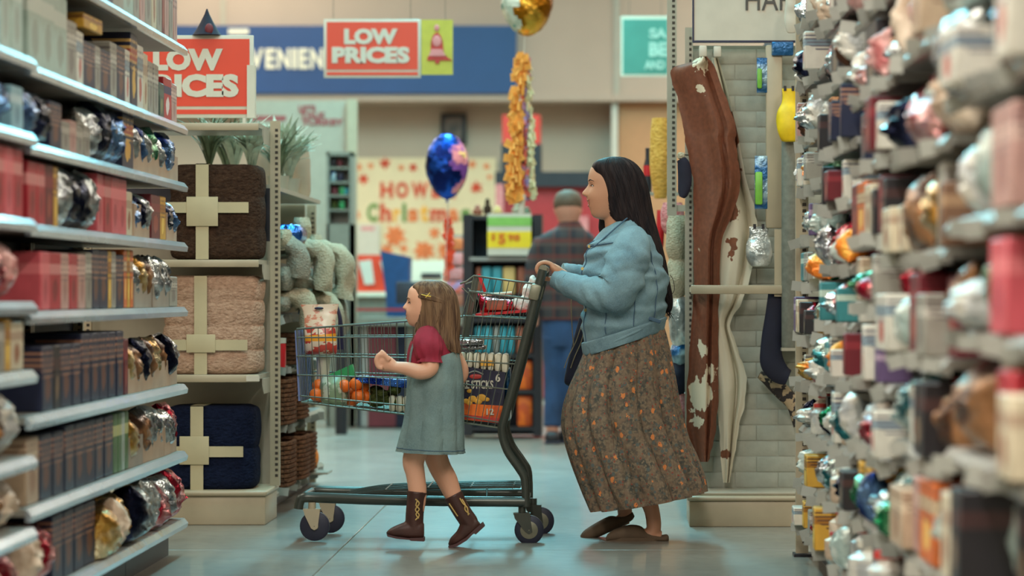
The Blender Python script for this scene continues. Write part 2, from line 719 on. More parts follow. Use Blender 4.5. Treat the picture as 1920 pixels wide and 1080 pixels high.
MT['fur_brown'] = m_fur('dark_brown_fleece', C(42, 30, 24), C(72, 54, 42))
MT['fur_beige'] = m_fur('beige_pink_fleece', C(150, 120, 100), C(186, 156, 134))
MT['fur_navy'] = m_fur('navy_fleece', C(14, 20, 38), C(24, 32, 54))
MT['wicker'] = m_fur('brown_wicker', C(58, 38, 30), C(120, 82, 58), 30)
MT['towel_w'] = m_fur('off_white_terry', C(156, 148, 124), C(186, 178, 154), 60)
MT['towel_g'] = m_fur('pale_grey_terry', C(124, 122, 110), C(158, 154, 138), 60)
MT['leaf'] = mat('faux_leaf', C(92, 104, 78), .6, var=.35, vs=30)
MT['leaf_pale'] = mat('faux_pale_bloom', C(160, 168, 150), .7, var=.2, vs=30)
MT['brickw'] = mat('grey_white_painted_brick', C(150, 152, 140), .8, var=.12, vs=20, bump=.3, bs=60)
MT['mortar'] = mat('grey_joint', C(146, 148, 137), .9, var=.1)
MT['orange'] = mat('orange_fruit', C(226, 104, 30), .45, var=.12, vs=20, bump=.15, bs=120)
MT['pumpkin'] = mat('orange_pumpkin', C(212, 122, 40), .55, var=.15)
MT['green'] = mat('green_card', C(40, 140, 82), .4, var=.1)
MT['greens'] = m_fur('leafy_green', C(36, 44, 26), C(84, 92, 48), 45)
MT['sage'] = mat('sage_bag_film', C(120, 142, 112), .35, var=.25, vs=25, col2=C(184, 190, 170), thr=(.55, .6))
MT['bluefoil'] = m_foil('deep_blue_foil', C(16, 40, 120), C(60, 110, 190), .12)
MT['film'] = mat('clear_film', C(200, 210, 205), .12, var=.05, alpha=.38, spec=.8)
MT['cocktail'] = mat('red_lacquer', C(186, 34, 40), .3, var=.15)
MT['whitebag'] = m_fur('white_plastic_bag', C(196, 198, 192), C(214, 214, 206), 14)
MT['navy_print'] = mat('navy_print', C(26, 26, 52), .45)
MT['navy'] = mat('navy_cloth', C(20, 22, 40), .8, var=.2)
MT['teal'] = mat('teal_pack', C(52, 142, 156), .5, var=.15)
MT['tan'] = mat('tan_pack', C(206, 174, 110), .6, var=.1)
MT['rust'] = mat('rust_pack', C(150, 86, 64), .6, var=.25, vs=30)
MT['grey_roll'] = mat('grey_rug_roll', C(108, 110, 100), .9, var=.2, vs=40, bump=.3)
MT['yellow'] = mat('yellow_cloth', C(222, 188, 22), .55, var=.15, vs=20)
MT['mustard'] = m_fur('mustard_fabric', C(190, 138, 58), C(216, 168, 88), 30)
MT['pinkm'] = m_fur('pink_fabric', C(176, 92, 96), C(206, 148, 144), 30)
MT['greenpk'] = mat('bright_green_pack', C(112, 178, 62), .4, var=.2)
MT['bluepk'] = m_foil('blue_blister', C(30, 84, 130), C(150, 180, 190), .25, metal=.4)
MT['crinkle'] = m_foil('silver_crinkle', C(150, 158, 156), C(214, 220, 216), .2, metal=.5)
MT['leopard'] = mat('spotted_fur', C(44, 40, 40), .9, col2=C(158, 140, 112), vs=34, thr=(.5, .54))
MT['dusty'] = mat('maroon_panel', C(96, 32, 40), .6, var=.15)
MT['red_kiosk'] = mat('kiosk_red', C(150, 34, 36), .5, var=.1)
MT['red_top'] = mat('kiosk_red_top', C(196, 52, 36), .5, var=.1)
MT['grey_door'] = mat('grey_metal_case', C(116, 116, 104), .5, var=.1)
MT['orange_pk'] = mat('orange_printed_pack', C(226, 104, 26), .5, var=.2, col2=C(190, 74, 24), vs=14)
MT['poster'] = mat('poster_cream', C(204, 188, 152), .7, var=.05, vs=6)
MT['ink_red'] = mat('poster_red', C(188, 66, 36), .7)
MT['ink_orange'] = mat('poster_orange', C(206, 112, 62), .7, var=.25, vs=20)
MT['ink_amber'] = mat('poster_amber', C(222, 160, 60), .7)
MT['ink_green'] = mat('poster_green', C(96, 128, 62), .7)
MT['tan_partition'] = mat('tan_partition', C(172, 128, 92), .8, var=.04)
MT['gold_foil'] = m_foil('gold_balloon_foil', C(150, 96, 20), C(216, 160, 60), .22)
MT['white_foil'] = m_foil('white_balloon_print', C(170, 178, 160), C(206, 206, 190), .3, metal=.3, spots=C(70, 140, 130))
MT['blue_balloon'] = m_foil('blue_balloon_foil', C(16, 34, 96), C(30, 76, 170), .12)
MT['balloon_print'] = m_foil('pink_violet_balloon_print', C(120, 70, 150), C(206, 130, 140), .25, metal=.4, spots=C(210, 180, 110))
MT['streamer_o'] = mat('orange_tissue', C(232, 150, 66), .7, var=.25, vs=30)
MT['streamer_p'] = mat('violet_red_tissue', C(196, 92, 72), .7, col2=C(140, 120, 160), vs=16)
MT['streamer_w'] = mat('pale_tissue', C(196, 190, 150), .7, var=.2, vs=30)
MT['streamer_r'] = mat('red_tissue', C(206, 74, 44), .6, var=.2, vs=20)
# ------------------------------------------------------------------ the setting
fl = MB().box((-14, -5, -.05), (14, 34, -.006)).build('floor', MT['mortar'])
struct(fl, 'polished grey concrete floor')
slab = MB().cbox((0, 0, -.0275), (2.994, 2.994, .055), 0, .002, seg=1).data('slab', MT['floor'])
for ix in range(-4, 5):
    for iy in range(-2, 8):
        place('slab', slab, (-1.08 + 1.5 + 3 * ix, 11.52 + 1.5 + 3 * (iy - 3) , 0), fl)
struct(MB().box((-14, -5, CEIL_Z), (14, 34, CEIL_Z + .1)).build('ceiling', MT['ceiling']), 'pale ceiling')
struct(MB().box((-14, 30, 0), (14, 30.2, CEIL_Z)).build('wall_back', MT['wall']), 'beige back wall of the store')
struct(MB().box((-14.2, -5, 0), (-14, 34, CEIL_Z)).build('wall_left', MT['wall']), 'beige wall far left')
struct(MB().box((14, -5, 0), (14.2, 34, CEIL_Z)).build('wall_right', MT['wall']), 'beige wall far right')
struct(MB().box((-14, -5.2, 0), (14, -5, CEIL_Z)).build('wall_front', MT['wall']), 'beige wall behind the camera')
YF = 29.35
a = P(0, 190, YF)
mb = MB().box((-14, YF, a.z), (14, 30.1, CEIL_Z))
mb.box((-14, YF - .06, a.z), (14, YF, a.z + .07))
struct(mb.build('wall_fascia', MT['wall_up']), 'beige fascia above the checkout area')
# joint strips of the upper wall
for i, px in enumerate((413, 1152)):
    mb = MB()
    boxpx(mb, px, -60, px + 9, 190, YF - .02, .02)
    struct(mb.build('trim_%d' % (i + 1), MT['enamel2']), 'pale vertical joint strip on the upper wall')
mb = MB()
boxpx(mb, 1147, 192, 1158, 560, 29.4, .3)
struct(mb.build('trim_3', MT['white']), 'pale grey post below the fascia')
mb = MB()
boxpx(mb, 1160, 192, 1420, 740, 29.5, .3)
tag(mb.build('tan_partition', MT['tan_partition']), 'tan partition wall behind the woman, right of the grey post', 'partition')
# ceiling lamp housings
for i, (lx, lc, lp) in enumerate(LAMP_ROWS):
    for k, ly in enumerate(LAMP_Y(lx)):
        t = thing('ceiling_light', '%s fluorescent ceiling light in the %s row from the left' % (('front', 'middle', 'far')[k], ordinal(i + 1)), 'lamp', (lx, ly, CEIL_Z - .15))
        MB().box((lx - .3, ly - (3.05 if ly == 22.0 else 4.05), CEIL_Z - .12), (lx + .3, ly + (3.05 if ly == 22.0 else 4.05), CEIL_Z - .001)).build('housing', MT['white'], t)

# blue fascia sign with letters
t = thing('wall_sign', 'long blue wall sign with cream letters reading CONVENIENCE', 'sign', P(640, 175, YF - .1))
mb = MB()
boxpx(mb, 60, 48, 968, 175, YF - .1, .08)
mb.build('board', MT['blue_band'], t)
x = 385.0
for ch, wd in zip('CONVENIENCE', (22, 25, 25, 25, 18, 24, 8, 18, 24, 22, 18)):
    mb = MB()
    textpx(mb, ch, x, 91, x + wd, 129, YF - .105, 0, .012, .035)
    mb.build('letter', MT['cream'], t)
    x += wd + 4.0
mb = MB()
boxpx(mb, 428, 54, 466, 64, YF - .105, .01)
mb.build('small_strip', MT['cream'], t)

# LOW PRICES signs
def price_sign(px0, py0, px1, py1, Y, label, bell=False):
    W, H = px1 - px0, py1 - py0
    t = thing('price_sign', label, 'sign', P((px0 + px1) / 2, py1, Y))
    mb = MB()
    boxpx(mb, px0, py0, px1, py1, Y, .02, 0, .003)
    mb.build('frame', MT['white'], t)
    mb = MB()
    boxpx(mb, px0 + W * .03, py0 + H * .045, px1 - W * .03, py0 + H * .86, Y - .003, .004)
    boxpx(mb, px0 + W * .03, py0 + H * .90, px1 - W * .03, py0 + H * .955, Y - .003, .004)
    mb.build('red_panel', MT['red_sign'], t)
    mb = MB()
    textpx(mb, 'LOW', px0 + W * .21, py0 + H * .16, px0 + W * .76, py0 + H * .43, Y - .006, 0, .003, .06)
    textpx(mb, 'PRICES', px0 + W * .085, py0 + H * .47, px0 + W * .885, py0 + H * .75, Y - .006, 0, .003, .06)
    mb.build('lettering', MT['white'], t)
    return t


ts = price_sign(237, 66, 475, 221, 13.3, 'large red LOW PRICES sign standing on the blanket display')
mb = MB()
boxpx(mb, 463, 122, 478, 221, 13.28, .05)
mb.build('side_clip', MT['white'], ts)
mb = MB()
boxpx(mb, 262, 221, 268, 245, 13.29, .02)
boxpx(mb, 455, 221, 461, 245, 13.29, .02)
mb.build('foot', MT['white'], ts)
ts = price_sign(607, 36, 789, 146, 17.4, 'smaller red LOW PRICES sign hanging in front of the blue band')
mb = MB()
for px in (625, 770):
    q = P(px, 36, 17.41)
    mb.tube([q, (q.x, q.y, CEIL_Z)], .002, 5)
mb.build('hanging_wire', MT['wire'], ts)
t = thing('bell_sign', 'lime green sign with a red bell beside the hanging price sign', 'sign', P(820, 140, 17.4))
mb = MB()
boxpx(mb, 790, 37, 849, 140, 17.4, .015)
mb.build('board', MT['lime'], t)
bell = [(801, 113), (801, 108), (807, 100), (808, 78), (812, 66), (819, 60), (826, 66), (830, 78), (832, 100), (840, 108), (848, 113)]
mb = MB()
mb.prism([(P(x, y, 17.39).x, P(x, y, 17.39).z) for x, y in bell], 17.392, 17.399)
boxpx(mb, 816, 113, 824, 119, 17.392, .007)
mb.build('bell', MT['red_print'], t)
mb = MB()
mb.ell(P(819, 77, 17.389), (.028, .004, .036), 10, 6)
mb.prism([(P(x, y, 17.39).x, P(x, y, 17.39).z) for x, y in [(804, 105), (809, 92), (829, 92), (836, 105)]], 17.387, 17.391)
mb.ell(P(819, 52, 17.39), (.016, .004, .02), 8, 6)
mb.build('bell_highlight', MT['pink_print'], t)
mb = MB()
q = P(835, 37, 17.41)
mb.tube([q, (q.x, q.y, CEIL_Z)], .002, 5)
mb.build('hanging_wire', MT['wire'], t)

# teal sign at the right
t = thing('teal_sign', 'teal hanging sign with faded white lettering, right of the blue band', 'sign', P(1209, 140, 22))
mb = MB()
boxpx(mb, 1164, 30, 1256, 143, 22.004, .02)
mb.build('frame', MT['cream'], t)
mb = MB()
boxpx(mb, 1168, 36, 1252, 139, 22, .01)
mb.build('board', MT['teal_sign'], t)
mb = MB()
textpx(mb, 'SA', 1217, 53, 1251, 72, 21.996, 0, .002, .05)
textpx(mb, 'BE', 1217, 79, 1251, 106, 21.996, 0, .002, .05)
textpx(mb, 'AND', 1208, 113, 1247, 130, 21.996, 0, .002, .05)
mb.build('lettering', mat('faded_white_print', C(160, 190, 172), .6), t)
mb = MB()
for px in (1180, 1240):
    q = P(px, 31, 22.01)
    mb.tube([q, (q.x, q.y, CEIL_Z)], .002, 5)
mb.build('hanging_wire', MT['wire'], t)

# pale board with maroon words
t = thing('pale_board', 'pale partition board with three lines of maroon lettering', 'board', P(580, 790, 23.5))
mb = MB()
boxpx(mb, 470, 188, 652, 786, 23.5, .06)
mb.build('panel', MT['enamel2'], t)
mb = MB()
boxpx(mb, 650, 186, 668, 787, 23.45, .12)
mb.build('edge_post', MT['enamel'], t)
mb = MB()
textpx(mb, "LET'S", 560, 197, 592, 209, 23.496, 0, .002, .05)
textpx(mb, 'TALK', 563, 210, 612, 222, 23.496, 0, .002, .05)
textpx(mb, 'TURKEY', 566, 223, 645, 235, 23.496, 0, .002, .05)
boxpx(mb, 470, 217, 536, 226, 23.496, .003)
mb.build('lettering', MT['maroon_ink'], t)

# grey display case with small packs
t = thing('display_case', 'tall grey display case with shelves beside the pale board', 'case', P(636, 800, 22.2))
mb = MB()
for x0, x1 in ((612, 617), (655, 660)):
    boxpx(mb, x0, 285, x1, 800, 22.2, .3)
boxpx(mb, 612, 285, 660, 292, 22.2, .3)
boxpx(mb, 612, 420, 660, 800, 22.2, .3)
mb.build('case_frame', MT['grey_door'], t)
mb = MB()
boxpx(mb, 616, 290, 656, 421, 22.45, .03)
mb.build('back_panel', MT['shelf_metal'], t)
for py in (313, 340, 365, 392):
    mb = MB()
    boxpx(mb, 617, py, 655, py + 4, 22.22, .25)
    mb.build('shelf', MT['grey_door'], t)
PK = [(619, 298, 629, 313, 'black', 'black'), (632, 300, 642, 313, 'dusty', 'maroon'), (619, 322, 630, 340, 'bluepk', 'blue'), (632, 324, 643, 340, 'navy_print', 'navy'),
      (621, 352, 633, 365, 'dusty', 'dark red'), (636, 350, 647, 365, 'green', 'green'), (620, 378, 632, 392, 'greens', 'olive'), (636, 376, 646, 392, 'green', 'bright green'), (645, 352, 653, 365, 'teal', 'teal')]
for x0, y0, x1, y1, mk, cn in PK:
    mb = MB()
    boxpx(mb, x0, y0, x1, y1, 22.26, .12, 0, .01)
    tag(mb.build('small_pack', MT[mk]), '%s pack on the %s shelf of the grey display case' % (cn, {313: 'top', 340: 'second', 365: 'third', 392: 'lowest'}[y1]), 'pack', 'packs in the grey display case')

# poster wall: HOWDY Christmas
YP = 29.9
t = thing('christmas_poster', 'cream wall poster reading HOWDY Christmas with autumn leaf pictures', 'poster', P(793, 600, YP))
mb = MB()
boxpx(mb, 660, 296, 930, 600, YP, .05)
mb.build('sheet', MT['poster'], t)
x = 713.0
for ch, wd in zip('HOWDY', (24, 24, 33, 24, 26)):
    mb = MB()
    textpx(mb, ch, x, 341, x + wd, 372, YP - .004, 0, .004, .05)
    mb.build('letter', MT['ink_red'], t)
    x += wd + 5
x = 688.0
cols = ['ink_green', 'ink_red', 'ink_amber', 'ink_green', 'ink_orange', 'ink_amber', 'ink_red', 'ink_orange', 'ink_green']
tops = [381, 381, 392, 381, 392, 383, 392, 392, 392]
for ch, wd, cm, tp in zip('ChrIstmas', (21, 21, 14, 7, 19, 16, 31, 19, 18), cols, tops):
    mb = MB()
    textpx(mb, ch, x, tp, x + wd, 416, YP - .004, 0, .004, .045)
    mb.build('letter', MT[cm], t)
    x += wd + 3.5
MT['leaf_ink'] = MT['ink_orange']
rl = random.Random(5)
def blot(mb, cx, cy, r, n=9, Y=YP - .006):
    pts = []
    for j in range(n * 2):
        a_ = math.pi * j / n
        rr = r * (1.0 if j % 2 else .58) * rl.uniform(.8, 1.15)
        q = P(cx + rr * math.cos(a_), cy + rr * math.sin(a_), Y)
        pts.append((q.x, q.z))
    mb.prism(pts, Y, Y + .005)
for (cx, cy, r) in [(672, 313, 8), (695, 311, 7), (722, 307, 12), (752, 314, 7), (775, 314, 10), (885, 308, 9), (912, 312, 7), (682, 335, 12), (893, 352, 13), (918, 332, 6)]:
    mb = MB()
    blot(mb, cx, cy, r, 6)
    mb.build('leaf_cutout', MT['ink_red' if r > 9 else 'ink_orange'], t)
for (cx, cy, r) in [(742, 442, 24), (725, 470, 14), (757, 466, 9), (815, 437, 12), (795, 470, 22), (835, 470, 20), (868, 450, 14), (880, 480, 16), (664, 402, 14)]:
    mb = MB()
    blot(mb, cx, cy, r, 7)
    mb.build('leaf_cutout', MT['ink_orange'], t)
t2 = thing('notice_sheet', 'white notice sheet pinned at the poster\'s lower left corner', 'notice', P(690, 478, 29.87))
mb = MB()
boxpx(mb, 667, 420, 712, 478, 29.87, .03)
mb.build('sheet', MT['white'], t2)
mb = MB()
boxpx(mb, 677, 425, 702, 432, 29.867, .003)
mb.build('heading', MT['pink_print'], t2)
# framed picture above the balloon
t = thing('framed_picture', 'dark framed portrait print on the beige wall above the blue balloon', 'picture', P(850, 270, 29.9))
mb = MB()
boxpx(mb, 826, 212, 874, 272, 29.9, .06, 0, .01)
mb.build('picture_frame', MT['black'], t)
mb = MB()
boxpx(mb, 834, 220, 866, 264, 29.89, .02)
mb.build('print', mat('dim_print', C(58, 50, 44), .5, col2=C(96, 80, 68), vs=9), t)

# checkout zone
Yk = 25.0
t = thing('card_display', 'orange red display stand with tilted white cards by the checkout', 'display', P(700, 720, Yk))
mb = MB()
boxpx(mb, 650, 478, 756, 548, Yk, .4)
mb.build('stand_box', MT['red_sign'], t)
for x0 in (672, 712):
    mb = MB()
    Yc = Yk - .02
    mb.prism([(P(x, y, Yc).x, P(x, y, Yc).z) for x, y in [(x0, 490), (x0 + 24, 487), (x0 + 30, 532), (x0 + 12, 534)]], Yc, Yc + .015)
    mb.build('white_card', MT['white'], t)
mb = MB()
boxpx(mb, 648, 547, 758, 556, Yk - .05, .5)
mb.build('ledge', MT['cream'], t)
mb = MB()
boxpx(mb, 660, 556, 750, 772, Yk, .4)
mb.build('pedestal', MT['grey_door'], t)
t = thing('blue_bin', 'dark blue slanted bin panel beside the card display', 'bin', P(742, 770, 23.4))
mb = MB()
pts = [(713, 470), (768, 482), (766, 560), (768, 785), (728, 785), (724, 560)]
mb.prism([(P(x, y, 23.4).x, P(x, y, 23.4).z) for x, y in pts], 23.4, 23.7)
mb.build('panel', mat('blue_bin_plastic', C(22, 62, 106), .5), t)
t = thing('white_counter', 'white counter with a black slot behind the girl', 'counter', P(800, 760, 26))
mb = MB()
boxpx(mb, 768, 488, 835, 764, 26, .6)
mb.build('body', MT['cream'], t)
mb = MB()
boxpx(mb, 790, 512, 828, 521, 25.98, .03)
mb.build('slot', MT['black'], t)
t = thing('till_screen', 'dark till screen and stand behind the girl\'s face', 'screen', P(765, 600, 22.4))
mb = MB()
boxpx(mb, 742, 528, 792, 570, 22.4, .06, 0, .015)
mb.build('screen', MT['dark_panel'], t)
mb = MB()
boxpx(mb, 762, 570, 770, 603, 22.42, .05)
mb.build('stand', MT['black'], t)
t = thing('checkout_counter', 'dark checkout counter with maroon panels behind the cart', 'counter', P(750, 802, 22))
mb = MB()
boxpx(mb, 668, 596, 866, 610, 21.9, .8)
mb.build('counter_top', MT['grey_door'], t)
for i, (x0, x1, mk) in enumerate([(668, 676, 'black'), (676, 690, 'shelf_metal'), (690, 742, 'dusty'), (742, 762, 'navy'), (762, 785, 'grey_door'), (785, 812, 'dusty'), (812, 866, 'black')]):
    mb = MB()
    boxpx(mb, x0, 610, x1, 800, 22.0 + .02 * (i % 2), .6)
    mb.build('front_panel', MT[mk], t)
mb = MB()
boxpx(mb, 668, 578, 760, 583, 21.95, .03)
mb.build('red_rail', MT['red_kiosk'], t)
t = thing('belt_post', 'black barrier post standing left of the checkout counter', 'post', P(637, 790, 21))
mb = MB()
boxpx(mb, 628, 468, 650, 818, 21, .1, 0, .02)
mb.build('post', MT['black'], t)
t = thing('gum_rack', 'magenta and orange snack rack left of the black product rack', 'rack', P(850, 780, 22.6))
mb = MB()
boxpx(mb, 836, 440, 868, 790, 22.8, .2)
mb.build('back', MT['shelf_metal'], t)
for i, (y0, mk) in enumerate([(446, 'ink_orange'), (474, 'pink_print'), (502, 'pinkm'), (528, 'streamer_p'), (552, 'rust')]):
    mb = MB()
    boxpx(mb, 838, y0, 866, y0 + 22, 22.6, .16, 0, .01)
    mb.build('pack_row', MT[mk], t)

# red and black kiosk
Yr = 28.0
t = thing('video_kiosk', 'red and black kiosk by the back wall behind the orange streamer', 'kiosk', P(1020, 745, Yr))
mb = MB()
boxpx(mb, 942, 215, 1012, 270, Yr, .5)
mb.build('red_header', MT['red_top'], t)
mb = MB()
boxpx(mb, 940, 270, 1014, 322, Yr, .5)
boxpx(mb, 928, 322, 1110, 350, Yr - .1, .6)
mb.build('black_frame', MT['black'], t)
mb = MB()
boxpx(mb, 932, 350, 1135, 745, Yr, .5)
mb.build('red_body', MT['red_kiosk'], t)
for x0_, y0_, x1_, y1_ in ((929, 345, 944, 420), (1085, 405, 1103, 470)):
    mb = MB()
    boxpx(mb, x0_, y0_, x1_, y1_, Yr - .12, .1)
    mb.build('pink_poster', MT['pinkm'], t)

# black product rack with price sign
Yb = 20.4
t = thing('product_rack', 'tall black product rack with a yellow price sign left of the man', 'rack', P(940, 822, Yb))
mb = MB()
boxpx(mb, 868, 402, 886, 818, Yb, .42)
boxpx(mb, 1000, 402, 1016, 818, Yb, .42)
mb.build('side_panel', MT['black'], t)
mb = MB()
boxpx(mb, 886, 404, 1000, 815, Yb + .38, .04)
mb.build('back_panel', MT['dark_panel'], t)
for py in (404, 484, 552, 596, 663, 731, 800):
    mb = MB()
    boxpx(mb, 886, py, 1000, py + 8, Yb + .01, .38)
    mb.build('shelf', MT['black'], t)
mb = MB()
boxpx(mb, 880, 482, 1002, 489, Yb - .015, .02)
mb.build('shelf_edge', MT['shelf_metal'], t)
ts = thing('yellow_price_sign', 'white, green and yellow price sign reading $5.98 on the black rack', 'sign', P(955, 480, Yb - .06))
mb = MB()
boxpx(mb, 914, 400, 996, 479, Yb - .06, .012)
mb.build('card', MT['white'], ts)
mb = MB()
boxpx(mb, 914, 407, 996, 424, Yb - .063, .004)
mb.build('green_stripe', MT['green_sign'], ts)
mb = MB()
boxpx(mb, 914, 434, 996, 465, Yb - .063, .004)
mb.build('yellow_field', MT['yellow_sign'], ts)
mb = MB()
textpx(mb, '$', 921, 437, 929, 452, Yb - .066, 0, .002, .03)
textpx(mb, '5', 934, 438, 948, 458, Yb - .066, 0, .002, .05)
textpx(mb, '98', 952, 439, 975, 452, Yb - .066, 0, .002, .03)
mb.build('price', MT['orange_ink'], ts)
RK = []
for x0, x1, mk, cn in [(892, 902, 'rust', 'rust'), (903, 921, 'teal', 'teal'), (923, 941, 'teal', 'turquoise'), (943, 966, 'tan', 'tan'), (970, 984, 'rust', 'brick'), (985, 998, 'rust', 'brown')]:
    RK.append((x0, 500, x1, 552, mk, cn, 'second'))
for x0, x1, mk, cn in [(890, 904, 'teal', 'teal'), (906, 922, 'teal', 'turquoise'), (925, 936, 'shelf_metal', 'grey'), (938, 950, 'teal', 'sea blue'), (952, 964, 'teal', 'aqua'), (968, 982, 'rust', 'rust'), (983, 998, 'rust', 'brick')]:
    RK.append((x0, 612, x1, 663, mk, cn, 'fourth'))
for x0, x1, mk, cn in [(892, 930, 'rust', 'rust'), (972, 998, 'orange_pk', 'orange')]:
    RK.append((x0, 676, x1, 731, mk, cn, 'fifth'))
for x0, x1, mk, cn in [(892, 940, 'navy_print', 'navy'), (970, 998, 'orange_pk', 'orange')]:
    RK.append((x0, 742, x1, 800, mk, cn, 'lowest'))
for x0, y0, x1, y1, mk, cn, sh in RK:
    mb = MB()
    boxpx(mb, x0, y0, x1, y1, Yb + .05, .2, 0, .015)
    tag(mb.build('boxed_pack', MT[mk]), '%s pack on the %s shelf of the black product rack' % (cn, sh), 'pack', 'packs on the black rack')
for i, (x0, x1, y0, mk, cn) in enumerate([(886, 905, 384, 'rust', 'brown'), (906, 922, 372, 'fur_brown', 'dark brown'), (924, 942, 386, 'tan', 'tan'), (960, 978, 380, 'towel_w', 'white'), (980, 996, 388, 'leaf', 'green')]):
    q = P((x0 + x1) / 2, 403, Yb + .15)
    r_ = (x1 - x0) / 2 * Yb / FPX
    hh = (403 - y0) * Yb / FPX
    mb = MB().lathe(q, [(r_ * .7, 0), (r_, hh * .25), (r_ * .95, hh * .5), (r_ * .5, hh * .62), (r_ * .62, hh * .8), (r_ * .3, hh), (.002, hh)], 12)
    tag(mb.build('plush_toy', MT[mk]), '%s little plush on top of the black product rack' % cn, 'toy', 'plush toys on the black rack')

# balloons
def balloon(name, label, cpx, cpy, rx, rz, Y, ry, mats, side=0.0, yaw=0.0):
    c = P(cpx, cpy, Y)
    sx = Y / FPX
    t = thing(name, label, 'balloon', P(cpx, cpy + rz, Y))
    mb = MB()
    n, k = 40, 22
    rings = []
    rot = Matrix.Rotation(yaw, 3, 'Z')
    for i in range(k + 1):
        ph = math.pi * (i + .02) / (k + .04)
        ring = []
        for j in range(n):
            a_ = 2 * math.pi * j / n
            s_ = math.sin(ph)
            cr = 1 + .035 * math.sin(a_ * 11 + i) * (abs(math.cos(a_)) ** 3) + .02 * nz(j * .7, i * .6, 3)
            ex = .8
            p = Vector((rx * sx * s_ * math.cos(a_) * cr, ry * (s_ ** 1.0) * math.copysign(abs(math.sin(a_)) ** ex, math.sin(a_)), -rz * sx * math.cos(ph) * cr))
            if p.z < 0:
                p.x *= 1 + .12 * p.z / (rz * sx)
            ring.append(c + rot @ p)
        rings.append(ring)
    mb.rings(rings)
    for f_i, f in enumerate(mb.f):
        ctr = sum((mb.v[i] for i in f), Vector()) / len(f)
        d = (ctr - c)
        mb.m[f_i] = 1 if (d.x / (rx * sx)) > side + .55 * nz(d.z * 14, d.y * 8, d.x * 9) else 0
    mb.build('foil_ball', mats, t)
    return t, c


tb, c = balloon('blue_balloon', 'round blue foil balloon with violet printed side on a string', 838, 312, 40, 60, 18.6, .10, [MT['blue_balloon'], MT['balloon_print']], .5)
mb = MB().tube(curve([P(838, 371, 18.6), P(840, 420, 18.6), P(836, 470, 18.6), P(838, 600, 18.6), P(838, 846, 18.6)], 4), .0025, 5)
mb.build('string', MT['white'], tb)
MB().lathe((P(838, 846, 18.6).x, 18.6, 0), [(.05, 0), (.05, .03), (.01, .05), (.001, .05)], 12).build('balloon_weight', MT['blue_balloon'], tb)
mb = MB().lathe(P(838, 376, 18.6), [(.012, -.012), (.004, 0), (.012, .012)], 8)
mb.build('knot', MT['blue_balloon'], tb)
def streamer(name, parent, path, Y, half, mk, seed, n=26):
    """twisted fringe of tissue: a column of small tilted tufts"""
    rs = random.Random(seed)
    pts = curve([P(x, y, Y) for x, y in path], 10)
    mb = MB()
    for i in range(n):
        q = pts[int(i * (len(pts) - 1) / (n - 1))]
        for s_ in range(3):
            a_ = rs.uniform(0, 6.28)
            w_ = half * Y / FPX * rs.uniform(.6, 1.15)
            mb.cbox(q + Vector((math.cos(a_) * w_ * .45, math.sin(a_) * .03, rs.uniform(-.01, .01))), (w_ * 1.1, .012, .05), 0, 0, Matrix.Rotation(a_, 3, 'Z') @ Matrix.Rotation(rs.uniform(-.6, .6), 3, 'Y'))
    return mb.build(name, MT[mk], parent, smooth=False)


rs_ = thing('red_streamer', 'red tissue streamer hanging below the blue balloon', 'streamer', P(842, 520, 18.7))
streamer('fringe', rs_, [(842, 415), (841, 460), (840, 520)], 18.7, 11, 'streamer_r', 3, 12)
mb = MB().tube([P(840, 374, 18.66), P(842, 418, 18.7)], .002, 5)
mb.build('cord', MT['white'], rs_)
tg, c = balloon('gold_balloon', 'gold and white foil balloon cut by the picture\'s top edge', 988, 8, 48, 58, 17.0, .12, [MT['white_foil'], MT['gold_foil']], -.35, -.15)
mb = MB().tube(curve([P(984, 64, 17), P(983, 85, 17), P(982, 110, 17)], 4), .003, 5)
mb.build('string', MT['white'], tg)
st = thing('tissue_streamer', 'long orange and violet tissue tassel hanging below the gold balloon', 'streamer', P(975, 385, 17))
streamer('orange_fringe', st, [(979, 108), (968, 220), (964, 300), (966, 372)], 17, 18, 'streamer_o', 21, 46)
streamer('violet_fringe', st, [(984, 112), (984, 220), (985, 300), (987, 368)], 17.05, 11, 'streamer_p', 22, 40)
streamer('pale_fringe', st, [(987, 130), (993, 220), (995, 300), (996, 368)], 17.05, 9, 'streamer_w', 23, 40)
mb = MB().tube([P(980, 365, 17), P(978, 392, 17), P(978, 402, 17)], .018, 8)
mb.build('weight_card', MT['white'], st)

# dark pointed ornament on the big sign
t = thing('paper_hat', 'dark pointed paper ornament with a red heart on the large price sign', 'ornament', P(388, 66, 13.3))
q = P(388, 66, 13.31)
mb = MB().lathe(q, [(.07, 0), (.055, .02), (.032, .06), (.012, .1), (.003, .125)], 10)
mb.build('cone', MT['navy'], t)
mb = MB().ell(P(392, 54, 13.255), (.02, .01, .026), 10, 8)
mb.build('heart', MT['dusty'], t)
# ------------------------------------------------------------------ shelving in the aisle
def upright(parent, x, y, z0, z1, wd=.04, dp=.03, mk='enamel', name='upright'):
    """slotted post with its rows of slots"""
    u = MB().box((x - wd / 2, y - dp / 2, z0), (x + wd / 2, y + dp / 2, z1)).build(name, MT[mk], parent)
    mb = MB()
    k = int((z1 - z0 - .06) / .026)
    for i in range(k):
        z = z0 + .04 + i * .026
        mb.box((x + wd * .02, y - dp / 2 - .0012, z), (x + wd * .32, y - dp / 2 + .002, z + .013))
    s_ = mb.build('slots', MT['slot'], u)
    s_['kind'] = 'stuff'
    return u


